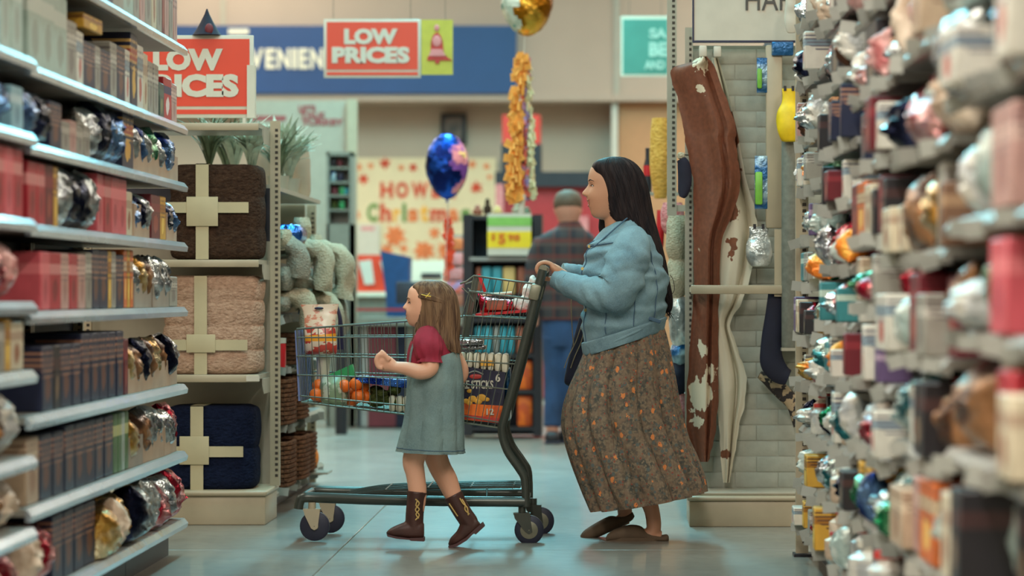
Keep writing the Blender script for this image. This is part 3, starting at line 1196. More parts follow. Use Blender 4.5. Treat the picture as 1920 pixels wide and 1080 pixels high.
def bay(label, xf, side, y0, y1, levels, depth, top, rails='rail', tags=0, tag_seed=0):
    """one bay of shelving whose open face is the plane x = xf; side +1 faces +X"""
    xb = xf - side * depth
    t = thing('shelving_bay', label, 'shelving', ((xf + xb) / 2, (y0 + y1) / 2, 0))
    lo, hi = min(xf, xb), max(xf, xb)
    g = .003
    MB().box((xb - .012, y0 + g, .02), (xb + .012, y1 - g, top)).build('back_panel', MT['dark_panel'], t)
    MB().box((min(xf - side * .06, xb), y0 + g, 0), (max(xf - side * .06, xb), y1 - g, levels[0] - .055)).build('kick_plate', MT['black'], t)
    for yy in (y0 + .02, y1 - .02):
        upright(t, xb + side * .03, yy, 0, top)
    r_ = random.Random(tag_seed)
    for li, z in enumerate(levels):
        s_ = MB().box((lo, y0 + g, z - .022), (hi, y1 - g, z)).build('shelf', MT['shelf_metal'], t)
        mb = MB()
        # rail with a slightly rounded, tilted face
        poly = [(xf, z - .0005), (xf + side * .004, z - .0005), (xf + side * .02, z - .02), (xf + side * .016, z - .038), (xf, z - .038)]
        mb.prism(poly, y0 + g, y1 - g)
        mb.build('price_rail', MT[rails], s_)
        if tags:
            yy = y0 + r_.uniform(.05, .2)
            while yy < y1 - .06:
                wd, hh = r_.choice([(.045, .032), (.04, .045), (.055, .038), (.042, .042)])
                rot = Matrix.Rotation(r_.uniform(-.35, .25), 3, 'Y') @ Matrix.Rotation(r_.uniform(-.45, .45), 3, 'Z')
                xo = xf + side * (.014 + wd * .42)
                MB().cbox((xo, yy, z - .022 + r_.uniform(-.012, .012)), (wd, .0025, hh), 0, .0, rot).build('price_tag', MT['tagc'], s_, smooth=False)
                yy += r_.uniform(.16, .5)
    return t


# ---- product meshes, shared between alike products
def p_box(w, d, h):
    return MB().cbox((0, 0, h / 2), (d, w, h), 0, .004, seg=1)


def p_bag(w, d, h, seed):
    """pillow bag with crimped ends and creases"""
    mb = MB()
    n, k = 26, 16
    rings = []
    for i in range(k + 1):
        v = i / k
        th = max(.04, math.sin(math.pi * min(1, max(0, v))) ** .55)
        ring = []
        for j in range(n):
            a_ = 2 * math.pi * j / n
            cy = math.copysign(abs(math.cos(a_)) ** .7, math.cos(a_)) * w / 2 * (.94 + .06 * abs(v - .5) * 2)
            cx = math.sin(a_) * d / 2 * th
            e = 1 + .3 * nz(seed + cy * 34, v * 8, cx * 40) + .12 * nz(seed + cy * 80, v * 22, cx * 60)
            ring.append(Vector((cx * e, cy * (1 + .04 * nz(seed, v * 9)), v * h)))
        rings.append(ring)
    mb.rings(rings)
    return mb


def p_tray(w, d, h):
    """open carton"""
    mb = MB()
    t_ = .004
    mb.box((-d / 2, -w / 2, 0), (d / 2, w / 2, t_))
    mb.box((d / 2 - t_, -w / 2, t_), (d / 2, w / 2, h))
    mb.box((-d / 2, -w / 2, t_), (-d / 2 + t_, w / 2, h))
    mb.box((-d / 2 + t_, -w / 2, t_), (d / 2 - t_, -w / 2 + t_, h))
    mb.box((-d / 2 + t_, w / 2 - t_, t_), (d / 2 - t_, w / 2, h))
    return mb


def p_jar(w, h, neck=.6):
    r_ = w / 2
    return MB().lathe((0, 0, 0), [(r_ * .9, 0), (r_, .01), (r_, h * .72), (r_ * neck, h * .84), (r_ * neck, h)], 14)


def p_lid(w, h, neck=.6):
    r_ = w / 2 * neck * 1.12
    return MB().lathe((0, 0, h * .9), [(r_, 0), (r_, h * .12), (r_ * .8, h * .13), (.001, h * .13)], 14)


def p_ball(w, h):
    r_ = w / 2
    prof = [(.001, 0)] + [(r_ * math.sin(math.pi * i / 8), h * .45 * (1 - math.cos(math.pi * i / 8))) for i in range(1, 8)] + [(r_ * .2, h * .9), (r_ * .2, h), (.001, h)]
    return MB().lathe((0, 0, 0), prof, 14)


BX = {  # printed cartons
    'navy': m_print('carton_navy', C(26, 34, 60), C(70, 60, 70), C(96, 60, 50), C(150, 110, 90)),
    'grey': m_print('carton_grey', C(140, 138, 128), C(172, 170, 160), C(110, 104, 98), C(96, 92, 90)),
    'cream': m_print('carton_cream', C(190, 180, 156), C(160, 140, 120), C(140, 96, 72)),
    'white': m_print('carton_white', C(196, 194, 182), C(120, 140, 150), C(170, 90, 80), C(100, 100, 110)),
    'pale green': m_print('carton_palegreen', C(150, 170, 160), C(176, 186, 176), C(130, 140, 130)),
    'yellow': m_print('carton_yellow', C(190, 146, 52), C(150, 100, 30), C(226, 190, 90), C(90, 60, 40)),
    'navy and gold': m_print('carton_navygold', C(30, 34, 58), C(150, 64, 48), C(196, 150, 60), C(196, 160, 96)),
    'dark green': m_print('carton_darkgreen', C(44, 66, 58), C(60, 84, 74), C(120, 120, 80)),
    'red': m_print('carton_red', C(160, 40, 52), C(190, 120, 120), C(120, 26, 36)),
    'red and white': m_print('carton_redwhite', C(170, 46, 52), C(40, 44, 84), C(206, 190, 186)),
    'pink': m_print('carton_pink', C(190, 82, 92), C(206, 110, 116), C(160, 56, 70)),
    'dusty pink': m_print('carton_dustypink', C(176, 138, 130), C(190, 160, 150), C(150, 110, 104), C(120, 90, 90)),
    'maroon': m_print('carton_maroon', C(96, 24, 34), C(120, 36, 44), C(140, 60, 50)),
    'orange': m_print('carton_orange', C(196, 100, 44), C(180, 160, 130), C(216, 170, 90), C(120, 60, 40)),
    'green striped': m_print('carton_green', C(74, 110, 66), C(170, 176, 120), C(60, 90, 50)),
    'pale blue': m_print('carton_paleblue', C(130, 172, 186), C(170, 196, 204), C(90, 130, 150)),
    'teal': m_print('carton_teal', C(50, 120, 124), C(170, 190, 176), C(36, 90, 100)),
    'purple': m_print('carton_purple', C(92, 74, 110), C(150, 130, 150), C(70, 50, 90)),
    'brown': m_print('carton_brown', C(112, 82, 62), C(150, 120, 92), C(84, 58, 44)),
    'beige': m_print('carton_beige', C(172, 150, 126), C(190, 174, 150), C(150, 120, 96), C(120, 96, 80)),
    'black': m_print('carton_black', C(34, 32, 36), C(60, 40, 40), C(110, 90, 70)),
}
FO = {
    'silver': m_foil('foil_silver', C(196, 204, 206), C(120, 124, 128), .16),
    'blue': m_foil('foil_blue', C(20, 40, 96), C(110, 150, 190), .16, (.42, .6)),
    'navy': m_foil('foil_navy', C(14, 18, 36), C(50, 60, 92), .2, (.5, .7)),
    'gold': m_foil('foil_gold', C(170, 128, 60), C(206, 190, 150), .2),
    'red': m_foil('foil_red', C(150, 30, 48), C(206, 160, 160), .2, (.5, .6)),
    'brown': m_foil('foil_brown', C(76, 52, 38), C(150, 110, 76), .25, metal=.6),
    'green': m_foil('foil_green', C(28, 110, 70), C(150, 190, 160), .18, (.5, .62)),
    'teal': m_foil('foil_teal', C(40, 104, 110), C(196, 210, 204), .16),
    'pink': m_foil('foil_pink', C(196, 150, 146), C(150, 80, 80), .35, (.5, .62), metal=.3),
    'white': m_foil('foil_white', C(206, 204, 194), C(160, 164, 164), .3, metal=.25),
    'beige': m_foil('foil_beige', C(180, 158, 136), C(206, 190, 170), .45, metal=.1),
    'orange': m_foil('foil_orange', C(220, 120, 36), C(236, 170, 70), .3, metal=.3),
    'purple': m_foil('foil_purple', C(84, 56, 110), C(150, 130, 170), .2),
    'clear pale': m_foil('foil_clear', C(190, 200, 192), C(150, 170, 164), .15, metal=.3),
}
_mesh = {}


def pmesh(kind, w, d, h, col, seed=0):
    w, d, h = round(w, 2), round(d, 2), round(h, 2)
    key = (kind, w, d, h, col, seed % 3)
    if key not in _mesh:
        if kind == 'box':
            _mesh[key] = p_box(w, d, h).data('carton', BX[col])
        elif kind == 'bag':
            _mesh[key] = p_bag(w, d, h, seed % 3 * 5.3 + 1).data('foil_bag', FO[col])
        elif kind == 'tray':
            _mesh[key] = p_tray(w, d, h).data('open_carton', MT['kraft' if col == 'beige' else 'greycard'])
        elif kind == 'jar':
            _mesh[key] = p_jar(w, h).data('jar', FO[col] if col in FO else BX[col])
        elif kind == 'lid':
            _mesh[key] = p_lid(w, h).data('lid', MT['white'] if seed % 2 else MT['red_print'])
        elif kind == 'ball':
            _mesh[key] = p_ball(w, h).data('bauble', FO[col])
    return _mesh[key]


KN = {'box': ('carton', 'printed carton', 'box'), 'bag': ('foil_bag', 'foil bag', 'bag'), 'tray': ('open_carton', 'open display carton', 'carton'),
      'jar': ('jar', 'lidded jar', 'jar'), 'ball': ('bauble', 'round bauble', 'ornament')}


class Row:
    """products along one shelf level, counted from the far end"""
    def __init__(s, unit, li, z, side, xf, y, group, seed, names):
        s.unit, s.li, s.z, s.side, s.xf, s.y, s.group, s.n = unit, li, z, side, xf, y, group, 0
        s.r = random.Random(seed)
        s.names = names
        s.stop = 8.2 if unit == 'left' else 0.0

    def lab(s, col, kind):
        s.n += 1
        return '%s %s on the %s %s shelf, %s from the far end' % (col, KN[kind][1], s.names[s.li], s.unit, ordinal(s.n))

    def put(s, kind, col, w, h, d=.2, inset=.02, lean=0., dz=0., yy=None, advance=True):
        w, h, d = round(w, 2), round(h, 2), round(d, 2)
        if yy is None and s.y - w < s.stop:
            return None
        yc = (s.y - w / 2) if yy is None else yy
        xo = s.xf - s.side * (inset + d / 2)
        sd = s.r.randrange(99)
        rot = (s.r.uniform(-.12, .12) if kind == 'bag' else 0, lean * s.side, (s.r.uniform(-1, 1) * min(.35, .045 / w) if kind == 'bag' else s.r.uniform(-.03, .03)) + (math.pi if s.side < 0 else 0))
        o = place(KN[kind][0], pmesh(kind, w, d, h, col, sd), (xo, yc, s.z + .001 + dz), None, rot=rot)
        tag(o, s.lab(col, kind), KN[kind][2], s.group)
        if kind == 'jar':
            place('lid', pmesh('lid', w, d, h, 'white', sd), (xo, yc, s.z + .001 + dz), o)
        if advance:
            s.y -= w + .006
        return o


# ---- left row, facing +X
XL = -1.69
LV = [.15, .42, .69, 1.0, 1.26, 1.5, 1.73, 2.05]
LVN = [.15, .37, .58, .83, 1.03, 1.27, 1.52, 1.74, 2.05]
NM = ['lowest', 'second', 'third', 'fourth', 'fifth', 'sixth', 'seventh', 'top']
NMN = ['lowest', 'second', 'third', 'fourth', 'fifth', 'sixth', 'seventh', 'eighth', 'top']
bay('far end bay of the left aisle shelving with foil bags and cartons', XL, 1, 10.28, 11.30, LV, .45, 2.3)
bay('second bay from the far end of the left aisle shelving', XL, 1, 9.26, 10.28, LV, .45, 2.3)
bay('third bay from the far end of the left aisle shelving', XL, 1, 8.2, 9.26, LV, .45, 2.3)
nb_ = bay('nearest bay of the left aisle shelving at the picture\'s left edge', XL + .02, 1, 7.20, 8.2, LVN, .47, 2.3)
MB().box((XL - .45, 7.17, 0), (XL + .02, 7.199, 2.3)).build('side_panel', MT['enamel2'], nb_)
L = {}
for i, z in enumerate(LV):
    L[i] = Row('left', i, z, 1, XL, 11.27, 'products on the left aisle shelving', 100 + i, NM)


def tray_of(row, w, h, col, bags, bh=.19):
    """an open carton with foil bags standing in it"""
    y0 = row.y
    if row.put('tray', col, w, h, .3) is None:
        return
    k = len(bags)
    bw = min(.2, (w - .02) / k) * 1.0
    for i, bc in enumerate(bags):
        o = row.put('bag', bc, bw, bh * row.r.uniform(.88, 1.0), .14, .006 + row.r.uniform(0, .02), row.r.uniform(0, .18), .008, y0 - .01 - bw * (i + .5), False)


# level by level, from the far end toward the camera
r = L[7]
for c_, w_, h_ in [('dusty pink', .1, .28), ('grey', .11, .3), ('dusty pink', .1, .3), ('maroon', .06, .29), ('grey', .12, .3), ('cream', .12, .28), ('grey', .14, .3), ('dusty pink', .12, .3), ('grey', .14, .28), ('pale green', .2, .28), ('grey', .2, .3), ('navy', .2, .26), ('grey', .2, .3), ('pale green', .25, .27), ('navy', .3, .27), ('pale green', .25, .3)]:
    r.put('box', c_, w_, h_, .22)
r = L[6]
for c_, w_, h_, d_ in [('dusty pink', .16, .16, .2), ('red and white', .16, .17, .2), ('dark green', .13, .14, .2), ('grey', .13, .2, .2), ('grey', .12, .2, .2), ('cream', .1, .22, .2), ('white', .12, .24, .2), ('navy and gold', .16, .27, .2), ('white', .1, .2, .2), ('navy', .16, .2, .2), ('grey', .13, .2, .2)]:
    r.put('box', c_, w_, h_, d_)
y_ = r.y
for c_, w_, h_, d_ in [('navy', .18, .16, .2), ('grey', .1, .16, .2), ('navy', .2, .16, .2), ('white', .12, .18, .2), ('grey', .16, .2, .2)]:
    r.put('box', c_, w_, h_, d_)
r.put('box', 'yellow', .3, .05, .2, .02, 0, .202, y_ - .32, False)
for c_, w_, h_, d_ in [('pale green', .2, .26, .2), ('pale green', .18, .27, .2), ('pale green', .2, .27, .22), ('pale blue', .2, .27, .2)]:
    r.put('box', c_, w_, h_, d_)
r = L[5]
tray_of(r, .5, .10, 'beige', ['navy', 'blue', 'silver'], .18)
tray_of(r, .55, .10, 'beige', ['green', 'silver', 'blue', 'silver'], .18)
r.put('box', 'navy and gold', .22, .2, .2)
for c_, w_, h_ in [('blue', .14, .2), ('blue', .16, .2), ('navy', .16, .21), ('silver', .14, .18)]:
    r.put('bag', c_, w_, h_, .14, .0)
for c_, w_, h_ in [('grey', .12, .11), ('grey', .12, .1), ('dusty pink', .1, .11), ('grey', .14, .1), ('navy', .18, .15)]:
    r.put('box', c_, w_, h_, .16)
for c_, w_, h_ in [('navy', .2, .17), ('blue', .2, .17)]:
    r.put('bag', c_, w_, h_, .14, .0)
for c_, w_, h_ in [('pale blue', .18, .13), ('pale blue', .2, .14)]:
    r.put('box', c_, w_, h_, .16)
r = L[4]
tray_of(r, .3, .11, 'beige', ['blue', 'navy'], .16)
r.put('box', 'yellow', .12, .17, .18)
r.put('box', 'maroon', .22, .17, .2)
tray_of(r, .42, .12, 'beige', ['silver', 'navy', 'blue'], .16)
r.put('box', 'cream', .12, .16, .18)
for c_, w_ in [('pink', .14), ('pink', .15), ('red', .14), ('pink', .14)]:
    r.put('box', c_, w_, .2, .2)
for c_, w_, h_ in [('silver', .16, .2), ('navy', .16, .19), ('navy', .18, .2), ('silver', .14, .2)]:
    r.put('bag', c_, w_, h_, .14, .0)
for c_, w_ in [('yellow', .07), ('maroon', .12), ('red', .12), ('red', .13), ('pink', .14), ('red', .14)]:
    r.put('box', c_, w_, .19, .18)
r = L[3]
r.put('box', 'grey', .2, .12, .16)
tray_of(r, .42, .09, 'grey', ['silver', 'brown', 'silver'], .19)
tray_of(r, .42, .09, 'grey', ['brown', 'gold', 'silver'], .19)
for c_, w_ in [('orange', .06), ('yellow', .06), ('orange', .07)]:
    r.put('box', c_, w_, .21, .2)
for c_, w_, h_ in [('navy', .15, .19), ('grey', .08, .2), ('yellow', .07, .2), ('navy', .15, .2), ('navy', .14, .2), ('grey', .1, .19)]:
    r.put('box', c_, w_, h_, .2)
for c_, w_ in [('dusty pink', .14), ('red', .14), ('dusty pink', .14), ('red', .16), ('pink', .14)]:
    r.put('box', c_, w_, .18, .2)
r = L[2]
tray_of(r, .4, .10, 'beige', ['silver', 'navy', 'brown'], .21)
tray_of(r, .45, .10, 'beige', ['gold', 'brown', 'navy'], .2)
tray_of(r, .3, .09, 'beige', ['brown', 'gold'], .19)
r.put('box', 'maroon', .08, .2, .2)
for c_, w_ in [('navy', .16), ('navy', .16), ('navy', .15), ('navy', .16), ('navy', .16)]:
    r.put('box', c_, w_, .23, .22)
for c_, w_ in [('navy', .16), ('navy', .18), ('black', .1), ('navy', .2)]:
    r.put('box', c_, w_, .2, .2)
r = L[1]
tray_of(r, .36, .11, 'beige', ['red', 'silver', 'silver'], .19)
tray_of(r, .48, .11, 'beige', ['silver', 'silver', 'brown'], .2)
tray_of(r, .3, .11, 'grey', ['brown', 'gold'], .19)
for c_, w_ in [('green striped', .07), ('pale green', .06), ('green striped', .08), ('green striped', .08)]:
    r.put('box', c_, w_, .21, .2)
for c_, w_ in [('navy', .18), ('navy', .17), ('navy', .18), ('navy', .16), ('navy', .18)]:
    r.put('box', c_, w_, .21, .22)
for c_, w_ in [('navy', .18), ('navy', .2), ('beige', .2)]:
    r.put('box', c_, w_, .2, .2)
r = L[0]
for c_, w_, h_ in [('red', .17, .2), ('red', .16, .22), ('silver', .16, .2), ('red', .14, .17), ('silver', .17, .22), ('gold', .15, .2), ('silver', .16, .2), ('navy', .16, .22), ('gold', .17, .2), ('beige', .17, .2), ('gold', .16, .18)]:
    r.put('bag', c_, w_, h_, .17, -.03, r.r.uniform(-.15, .3))
for c_, w_ in [('navy', .18), ('navy', .18), ('navy', .17), ('navy', .18)]:
    r.put('box', c_, w_, .21, .22)
for c_, w_ in [('red', .18), ('beige', .18), ('red', .18), ('silver', .2)]:
    r.put('bag', c_, w_, .2, .16, 0)

# the nearest left bay has its own shelf heights
NB = [[('bag', 'red', .2, .17), ('bag', 'beige', .2, .16), ('bag', 'red', .2, .17), ('bag', 'silver', .2, .16)],
      [('bag', 'beige', .18, .15), ('bag', 'brown', .2, .15), ('box', 'navy', .2, .14), ('bag', 'red', .2, .15)],
      [('bag', 'white', .2, .19), ('bag', 'brown', .2, .18), ('bag', 'beige', .22, .19), ('box', 'cream', .2, .18)],
      [('box', 'cream', .16, .14), ('box', 'yellow', .08, .15), ('box', 'grey', .2, .14), ('box', 'cream', .2, .14), ('box', 'yellow', .1, .14)],
      [('bag', 'pink', .18, .18), ('bag', 'red', .18, .18), ('box', 'dusty pink', .16, .18), ('box', 'red', .2, .18)],
      [('box', 'red', .12, .2), ('box', 'pink', .12, .2), ('box', 'red', .14, .2), ('box', 'dusty pink', .14, .19), ('box', 'red', .16, .2)],
      [('box', 'pale blue', .14, .13), ('bag', 'blue', .18, .16), ('box', 'pale blue', .16, .14), ('box', 'navy', .2, .15)],
      [('box', 'pale green', .16, .25), ('box', 'pale green', .14, .26), ('box', 'pale blue', .18, .26), ('box', 'grey', .16, .25)],
      [('box', 'pale green', .2, .26), ('box', 'grey', .2, .26), ('box', 'navy', .2, .24), ('box', 'pale blue', .2, .25)]]
for li, (z, items) in enumerate(zip(LVN, NB)):
    row = Row('nearest left', li, z, 1, XL + .02, 8.17, 'products on the left aisle shelving', 200 + li, NMN)
    for k_, c_, w_, h_ in items:
        row.put(k_, c_, w_, h_, .18, .02)

# ---- right row, facing -X
XR = .803
RB = [(10.05, 11.22), (8.85, 10.05), (7.65, 8.85), (6.45, 7.65), (5.2, 6.45)]
RBN = ['far', 'second', 'middle', 'fourth', 'nearest']
RLV = [[.15, .33, .53, .72, .90, 1.10, 1.27, 1.47, 1.66, 1.88, 2.1], [.15, .36, .55, .78, .96, 1.15, 1.36, 1.55, 1.78, 2.0, 2.2], [.15, .38, .60, .80, 1.03, 1.22, 1.45, 1.66, 1.9, 2.13],
       [.15, .40, .66, .90, 1.16, 1.42, 1.68, 1.95, 2.2], [.15, .42, .70, .97, 1.22, 1.50, 1.76, 2.02]]
NR = ['lowest', 'second', 'third', 'fourth', 'fifth', 'sixth', 'seventh', 'eighth', 'ninth', 'tenth', 'eleventh']
for i, (y0, y1) in enumerate(RB):
    nb_ = bay('%s of the right aisle shelving' % ('far end bay', 'second bay from the far end', 'middle bay', 'second nearest bay', 'nearest bay')[i], XR, -1, y0, y1, RLV[i], .4, 2.4, 'rail_r', 1, 60 + i)
MB().box((XR, 5.17, 0), (XR + .41, 5.199, 2.4)).build('side_panel', MT['enamel2'], nb_)
e = thing('slotted_post', 'tall cream slotted post at the far end of the right shelving', 'post', (.80, 11.26, 0))
upright(e, .80, 11.26, .012, 2.32, .05, .035, 'enamel', 'post')
MB().box((.765, 11.2, 0), (.9, 11.3, .012)).build('foot', MT['black'], e)
FARP = [('bag', 'silver'), ('bag', 'white'), ('box', 'white'), ('bag', 'pink'), ('box', 'white'), ('box', 'cream'), ('bag', 'green'), ('bag', 'teal'), ('box', 'grey'), ('box', 'beige'), ('jar', 'white'), ('box', 'maroon'), ('bag', 'silver'), ('bag', 'white'), ('bag', 'clear pale'), ('box', 'white'), ('bag', 'orange'),
        ('box', 'black'), ('bag', 'clear pale'), ('box', 'purple'), ('bag', 'red'), ('ball', 'silver'), ('jar', 'gold'), ('box', 'yellow'), ('box', 'navy'), ('ball', 'red'), ('bag', 'gold'), ('bag', 'navy'), ('box', 'black'), ('box', 'teal'), ('box', 'red'), ('bag', 'silver')]
TOPP = [('bag', 'pink'), ('bag', 'white'), ('box', 'dusty pink'), ('bag', 'pink'), ('box', 'white'), ('bag', 'white'), ('box', 'black'), ('bag', 'beige'), ('bag', 'silver'), ('box', 'red'), ('bag', 'navy'), ('bag', 'brown')]
NEARP = [('box', 'beige'), ('bag', 'beige'), ('box', 'brown'), ('box', 'cream'), ('bag', 'white'), ('box', 'grey'), ('bag', 'clear pale'), ('box', 'maroon'), ('bag', 'brown'), ('box', 'dusty pink'), ('box', 'black'), ('bag', 'navy')]
LOWP = [('bag', 'silver'), ('bag', 'teal'), ('box', 'yellow'), ('bag', 'white'), ('jar', 'white'), ('bag', 'clear pale'), ('box', 'grey'), ('bag', 'green'), ('bag', 'blue'), ('box', 'black'), ('bag', 'orange'), ('jar', 'beige'), ('bag', 'red'), ('bag', 'navy'), ('bag', 'silver'), ('bag', 'clear pale'), ('box', 'white')]
# things one can make out in the blur: (x px, y px) -> kind, colour, width
FIX = [(1577, 25, 'box', 'black', .32), (1640, 25, 'box', 'black', .3), (1560, 60, 'bag', 'pink', .18), (1590, 95, 'bag', 'pink', .2), (1550, 235, 'ball', 'green', .13), (1548, 330, 'ball', 'green', .14), (1615, 355, 'box', 'orange', .2), (1570, 385, 'bag', 'red', .14),
       (1610, 430, 'box', 'maroon', .22), (1565, 500, 'box', 'orange', .13), (1537, 570, 'bag', 'teal', .12), (1720, 500, 'box', 'maroon', .2), (1700, 260, 'ball', 'red', .16), (1740, 300, 'bag', 'gold', .2), (1760, 100, 'bag', 'beige', .5), (1760, 160, 'bag', 'beige', .5), (1880, 110, 'bag', 'blue', .35),
       (1890, 290, 'box', 'dusty pink', .3), (1845, 500, 'bag', 'green', .16), (1875, 505, 'box', 'pink', .22), (1790, 620, 'bag', 'brown', .4), (1780, 690, 'bag', 'brown', .4), (1905, 770, 'box', 'red', .16), (1690, 700, 'bag', 'teal', .3), (1720, 820, 'ball', 'red', .18), (1640, 850, 'box', 'yellow', .16),
       (1690, 860, 'bag', 'teal', .24), (1740, 900, 'box', 'orange', .26), (1570, 810, 'box', 'navy', .14), (1545, 840, 'bag', 'silver', .16), (1620, 860, 'box', 'yellow', .12), (1550, 970, 'jar', 'red', .09), (1650, 1000, 'box', 'black', .16), (1730, 1050, 'bag', 'orange', .3), (1600, 1000, 'jar', 'white', .12), (1790, 990, 'ball', 'orange', .14)]
fixed = {}
for px, py, k_, c_, w_ in FIX:
    Y_ = XR * FPX / (px - CX)
    z_ = CAMH - (py - CY) * Y_ / FPX
    for bi, (y0, y1) in enumerate(RB):
        if y0 <= Y_ < y1:
            li = max([q for q, zz in enumerate(RLV[bi]) if zz <= z_] or [0])
            fixed.setdefault((bi, li), []).append((Y_, k_, c_, w_))
for bi, (y0, y1) in enumerate(RB):
    for li, z in enumerate(RLV[bi]):
        row = Row('%s right bay' % RBN[bi], li, z, -1, XR, y1 - .02, 'products on the right aisle shelving', 300 + li + 20 * bi, NR)
        row.lab = (lambda row: lambda col, kind: (setattr(row, 'n', row.n + 1), '%s %s on %s shelf of the %s, %s from far end' % (col.replace('clear pale', 'clear'), KN[kind][1], NR[row.li], row.unit, ordinal(row.n)))[1])(row)
        pitch = (RLV[bi][li + 1] - z - .058) if li + 1 < len(RLV[bi]) else .22
        fx = sorted(fixed.get((bi, li), []), key=lambda q: -q[0])
        while row.y > y0 + .1:
            room = row.y - y0 - .02
            if fx and row.y < fx[0][0] + fx[0][3] / 2 + .06:
                _, k_, c_, w_ = fx.pop(0)
                w_ = min(w_, room)
                row.put(k_, c_, w_, min(pitch, .2), min(.2, w_ + .02), -.02)
                continue
            near = bi >= 3
            pool = NEARP if (near and row.r.random() < .75) else (TOPP if z > 1.6 else (LOWP if z < .65 else FARP))
            k_, c_ = row.r.choice(pool)
            w_ = min(row.r.choice([.07, .08, .1, .12, .14]) * (2.1 if near else (.9 if bi < 2 else 1.2)), room)
            h_ = pitch * row.r.choice([.6, .75, .85, .95, 1.0])
            if k_ in ('ball', 'jar'):
                h_ = min(h_, w_ * 1.5)
            row.put(k_, c_, w_, h_, row.r.choice([.1, .14, .2]), row.r.choice([-.06, -.045, -.03, -.015, 0, .02, .05]), row.r.uniform(-.08, .12) if k_ == 'bag' else 0)
            if row.r.random() < .3:
                row.y -= row.r.uniform(.02, .05)
# ------------------------------------------------------------------ left end display with blankets
YE = 12.75
t = thing('end_display', 'cream end display rack with three shelves of folded blankets', 'shelving', (-1.98, 12.98, 0))
x0, x1 = -2.43, -1.535
mb = MB().cbox(((x0 + x1) / 2, 12.985, .066), (x1 - x0, .45, .132), 0, .006)
mb.build('base', MT['enamel'], t)
mb = MB().cbox(((x0 + x1) / 2, 12.98, .145), (x1 - x0 + .02, .48, .026), 0, .011, seg=3)
mb.build('base_rim', MT['enamel'], t)
for z in (.684, 1.208, 1.83):
    s_ = MB().box((x0, YE + .01, z - .02), (x1 - .03, 13.2 if z < 1.5 else 13.42, z)).build('shelf', MT['enamel2'], t)
    MB().cbox(((x0 + x1 - .03) / 2, YE + .003, z - .017), (x1 - x0 - .03, .014, .034), 0, .004).build('shelf_lip', MT['enamel'], s_)
MB().box((x0, 13.2, .15), (x1, 13.22, 1.3)).build('back_panel', MT['enamel2'], t)
MB().box((x0, 13.2, 1.3), (x1, 13.22, 1.55)).build('back_panel_top', MT['dark_panel'], t)
for xx in (x0 + .02, x1 + .005):
    upright(t, xx, 13.1, .158, 1.86, .045, .03)
for z in (.684, 1.208, 1.83):
    for xx in (x0 + .02, x1 - .022):
        MB().prism([(xx - .004, z - .02), (xx + .004, z - .02), (xx + .004, z - .09), (xx - .004, z - .05)], 12.85, 13.1).build('bracket', MT['enamel2'], t)
MB().box((-1.62, YE - .0145, .655), (-1.56, YE - .004, .68)).build('price_strip', MT['white'], t)


def blanket(label, px0, py0, px1, py1, mk, folds, vx, hy, tagbox, seed):
    Y = 12.80
    a, b = P(px0, py1, Y), P(px1, py0, Y)
    W, H, D = b.x - a.x, b.z - a.z, .32
    cx, cy = (a.x + b.x) / 2, Y + D / 2
    t = thing('folded_blanket', label, 'blanket', (cx, cy, a.z + .001))
    mb = MB()
    k, n = 40, 48
    rings = []
    for i in range(k + 1):
        v = i / k
        end = min(v, 1 - v) * H
        rnd = min(1.0, math.sqrt(max(0.0, 1 - (1 - min(1, end / .035)) ** 2)) * .14 + .86)
        gr = abs(math.sin(math.pi * v * folds)) ** .45
        ring = []
        for j in range(n):
            th = 2 * math.pi * j / n
            cs, sn = math.cos(th), math.sin(th)
            px_ = math.copysign(abs(cs) ** .42, cs) * W / 2
            py_ = math.copysign(abs(sn) ** .42, sn) * D / 2
            e = rnd * (.955 + .045 * gr + .02 * nz(seed + px_ * 9, py_ * 9, v * 6))
            ring.append(Vector((cx + px_ * e, cy + py_ * e, a.z + .001 + v * H * (1 + .015 * nz(px_ * 7, py_ * 7, seed)))))
        rings.append(ring)
    mb.rings(rings)
    mb.build('fleece', MT[mk], t)
    q = Y - .012
    f0, f1 = P(vx - 12, py1 - 1, q), P(vx + 12, py0 + 1, q)
    mb = MB().box((f0.x, q, f0.z), (f1.x, q + .004, f1.z + .006))
    mb.box((f0.x, q, f1.z + .002), (f1.x, q + D + .02, f1.z + .006))
    mb.build('vertical_ribbon', MT['ribbon'], t)
    g0, g1 = P(px0 + 1, hy + 10, q), P(px1 - 22, hy - 10, q)
    mb = MB().box((g0.x, q - .003, g0.z), (g1.x, q + .001, g1.z))
    mb.build('cross_ribbon', MT['ribbon'], t)
    c0, c1 = P(tagbox[0], tagbox[3], q), P(tagbox[2], tagbox[1], q)
    mb = MB().cbox(((c0.x + c1.x) / 2, q - .006, (c0.z + c1.z) / 2), (c1.x - c0.x, .004, c1.z - c0.z), 0, .002)
    mb.build('label_card', MT['ribbon'], t)
    return t


blanket('dark brown fleece blanket with cream ribbon on the upper display shelf', 312, 308, 488, 487, 'fur_brown', 3, 379, 389, (350, 369, 409, 424), 2)
blanket('beige pink fleece blanket with cream ribbon on the middle display shelf', 300, 517, 486, 703, 'fur_beige', 4, 376, 647, (350, 627, 404, 661), 5)
blanket('navy fleece blanket with cream ribbon on the display base', 302, 762, 478, 920, 'fur_navy', 2, 369, 847, (337, 818, 392, 871), 8)

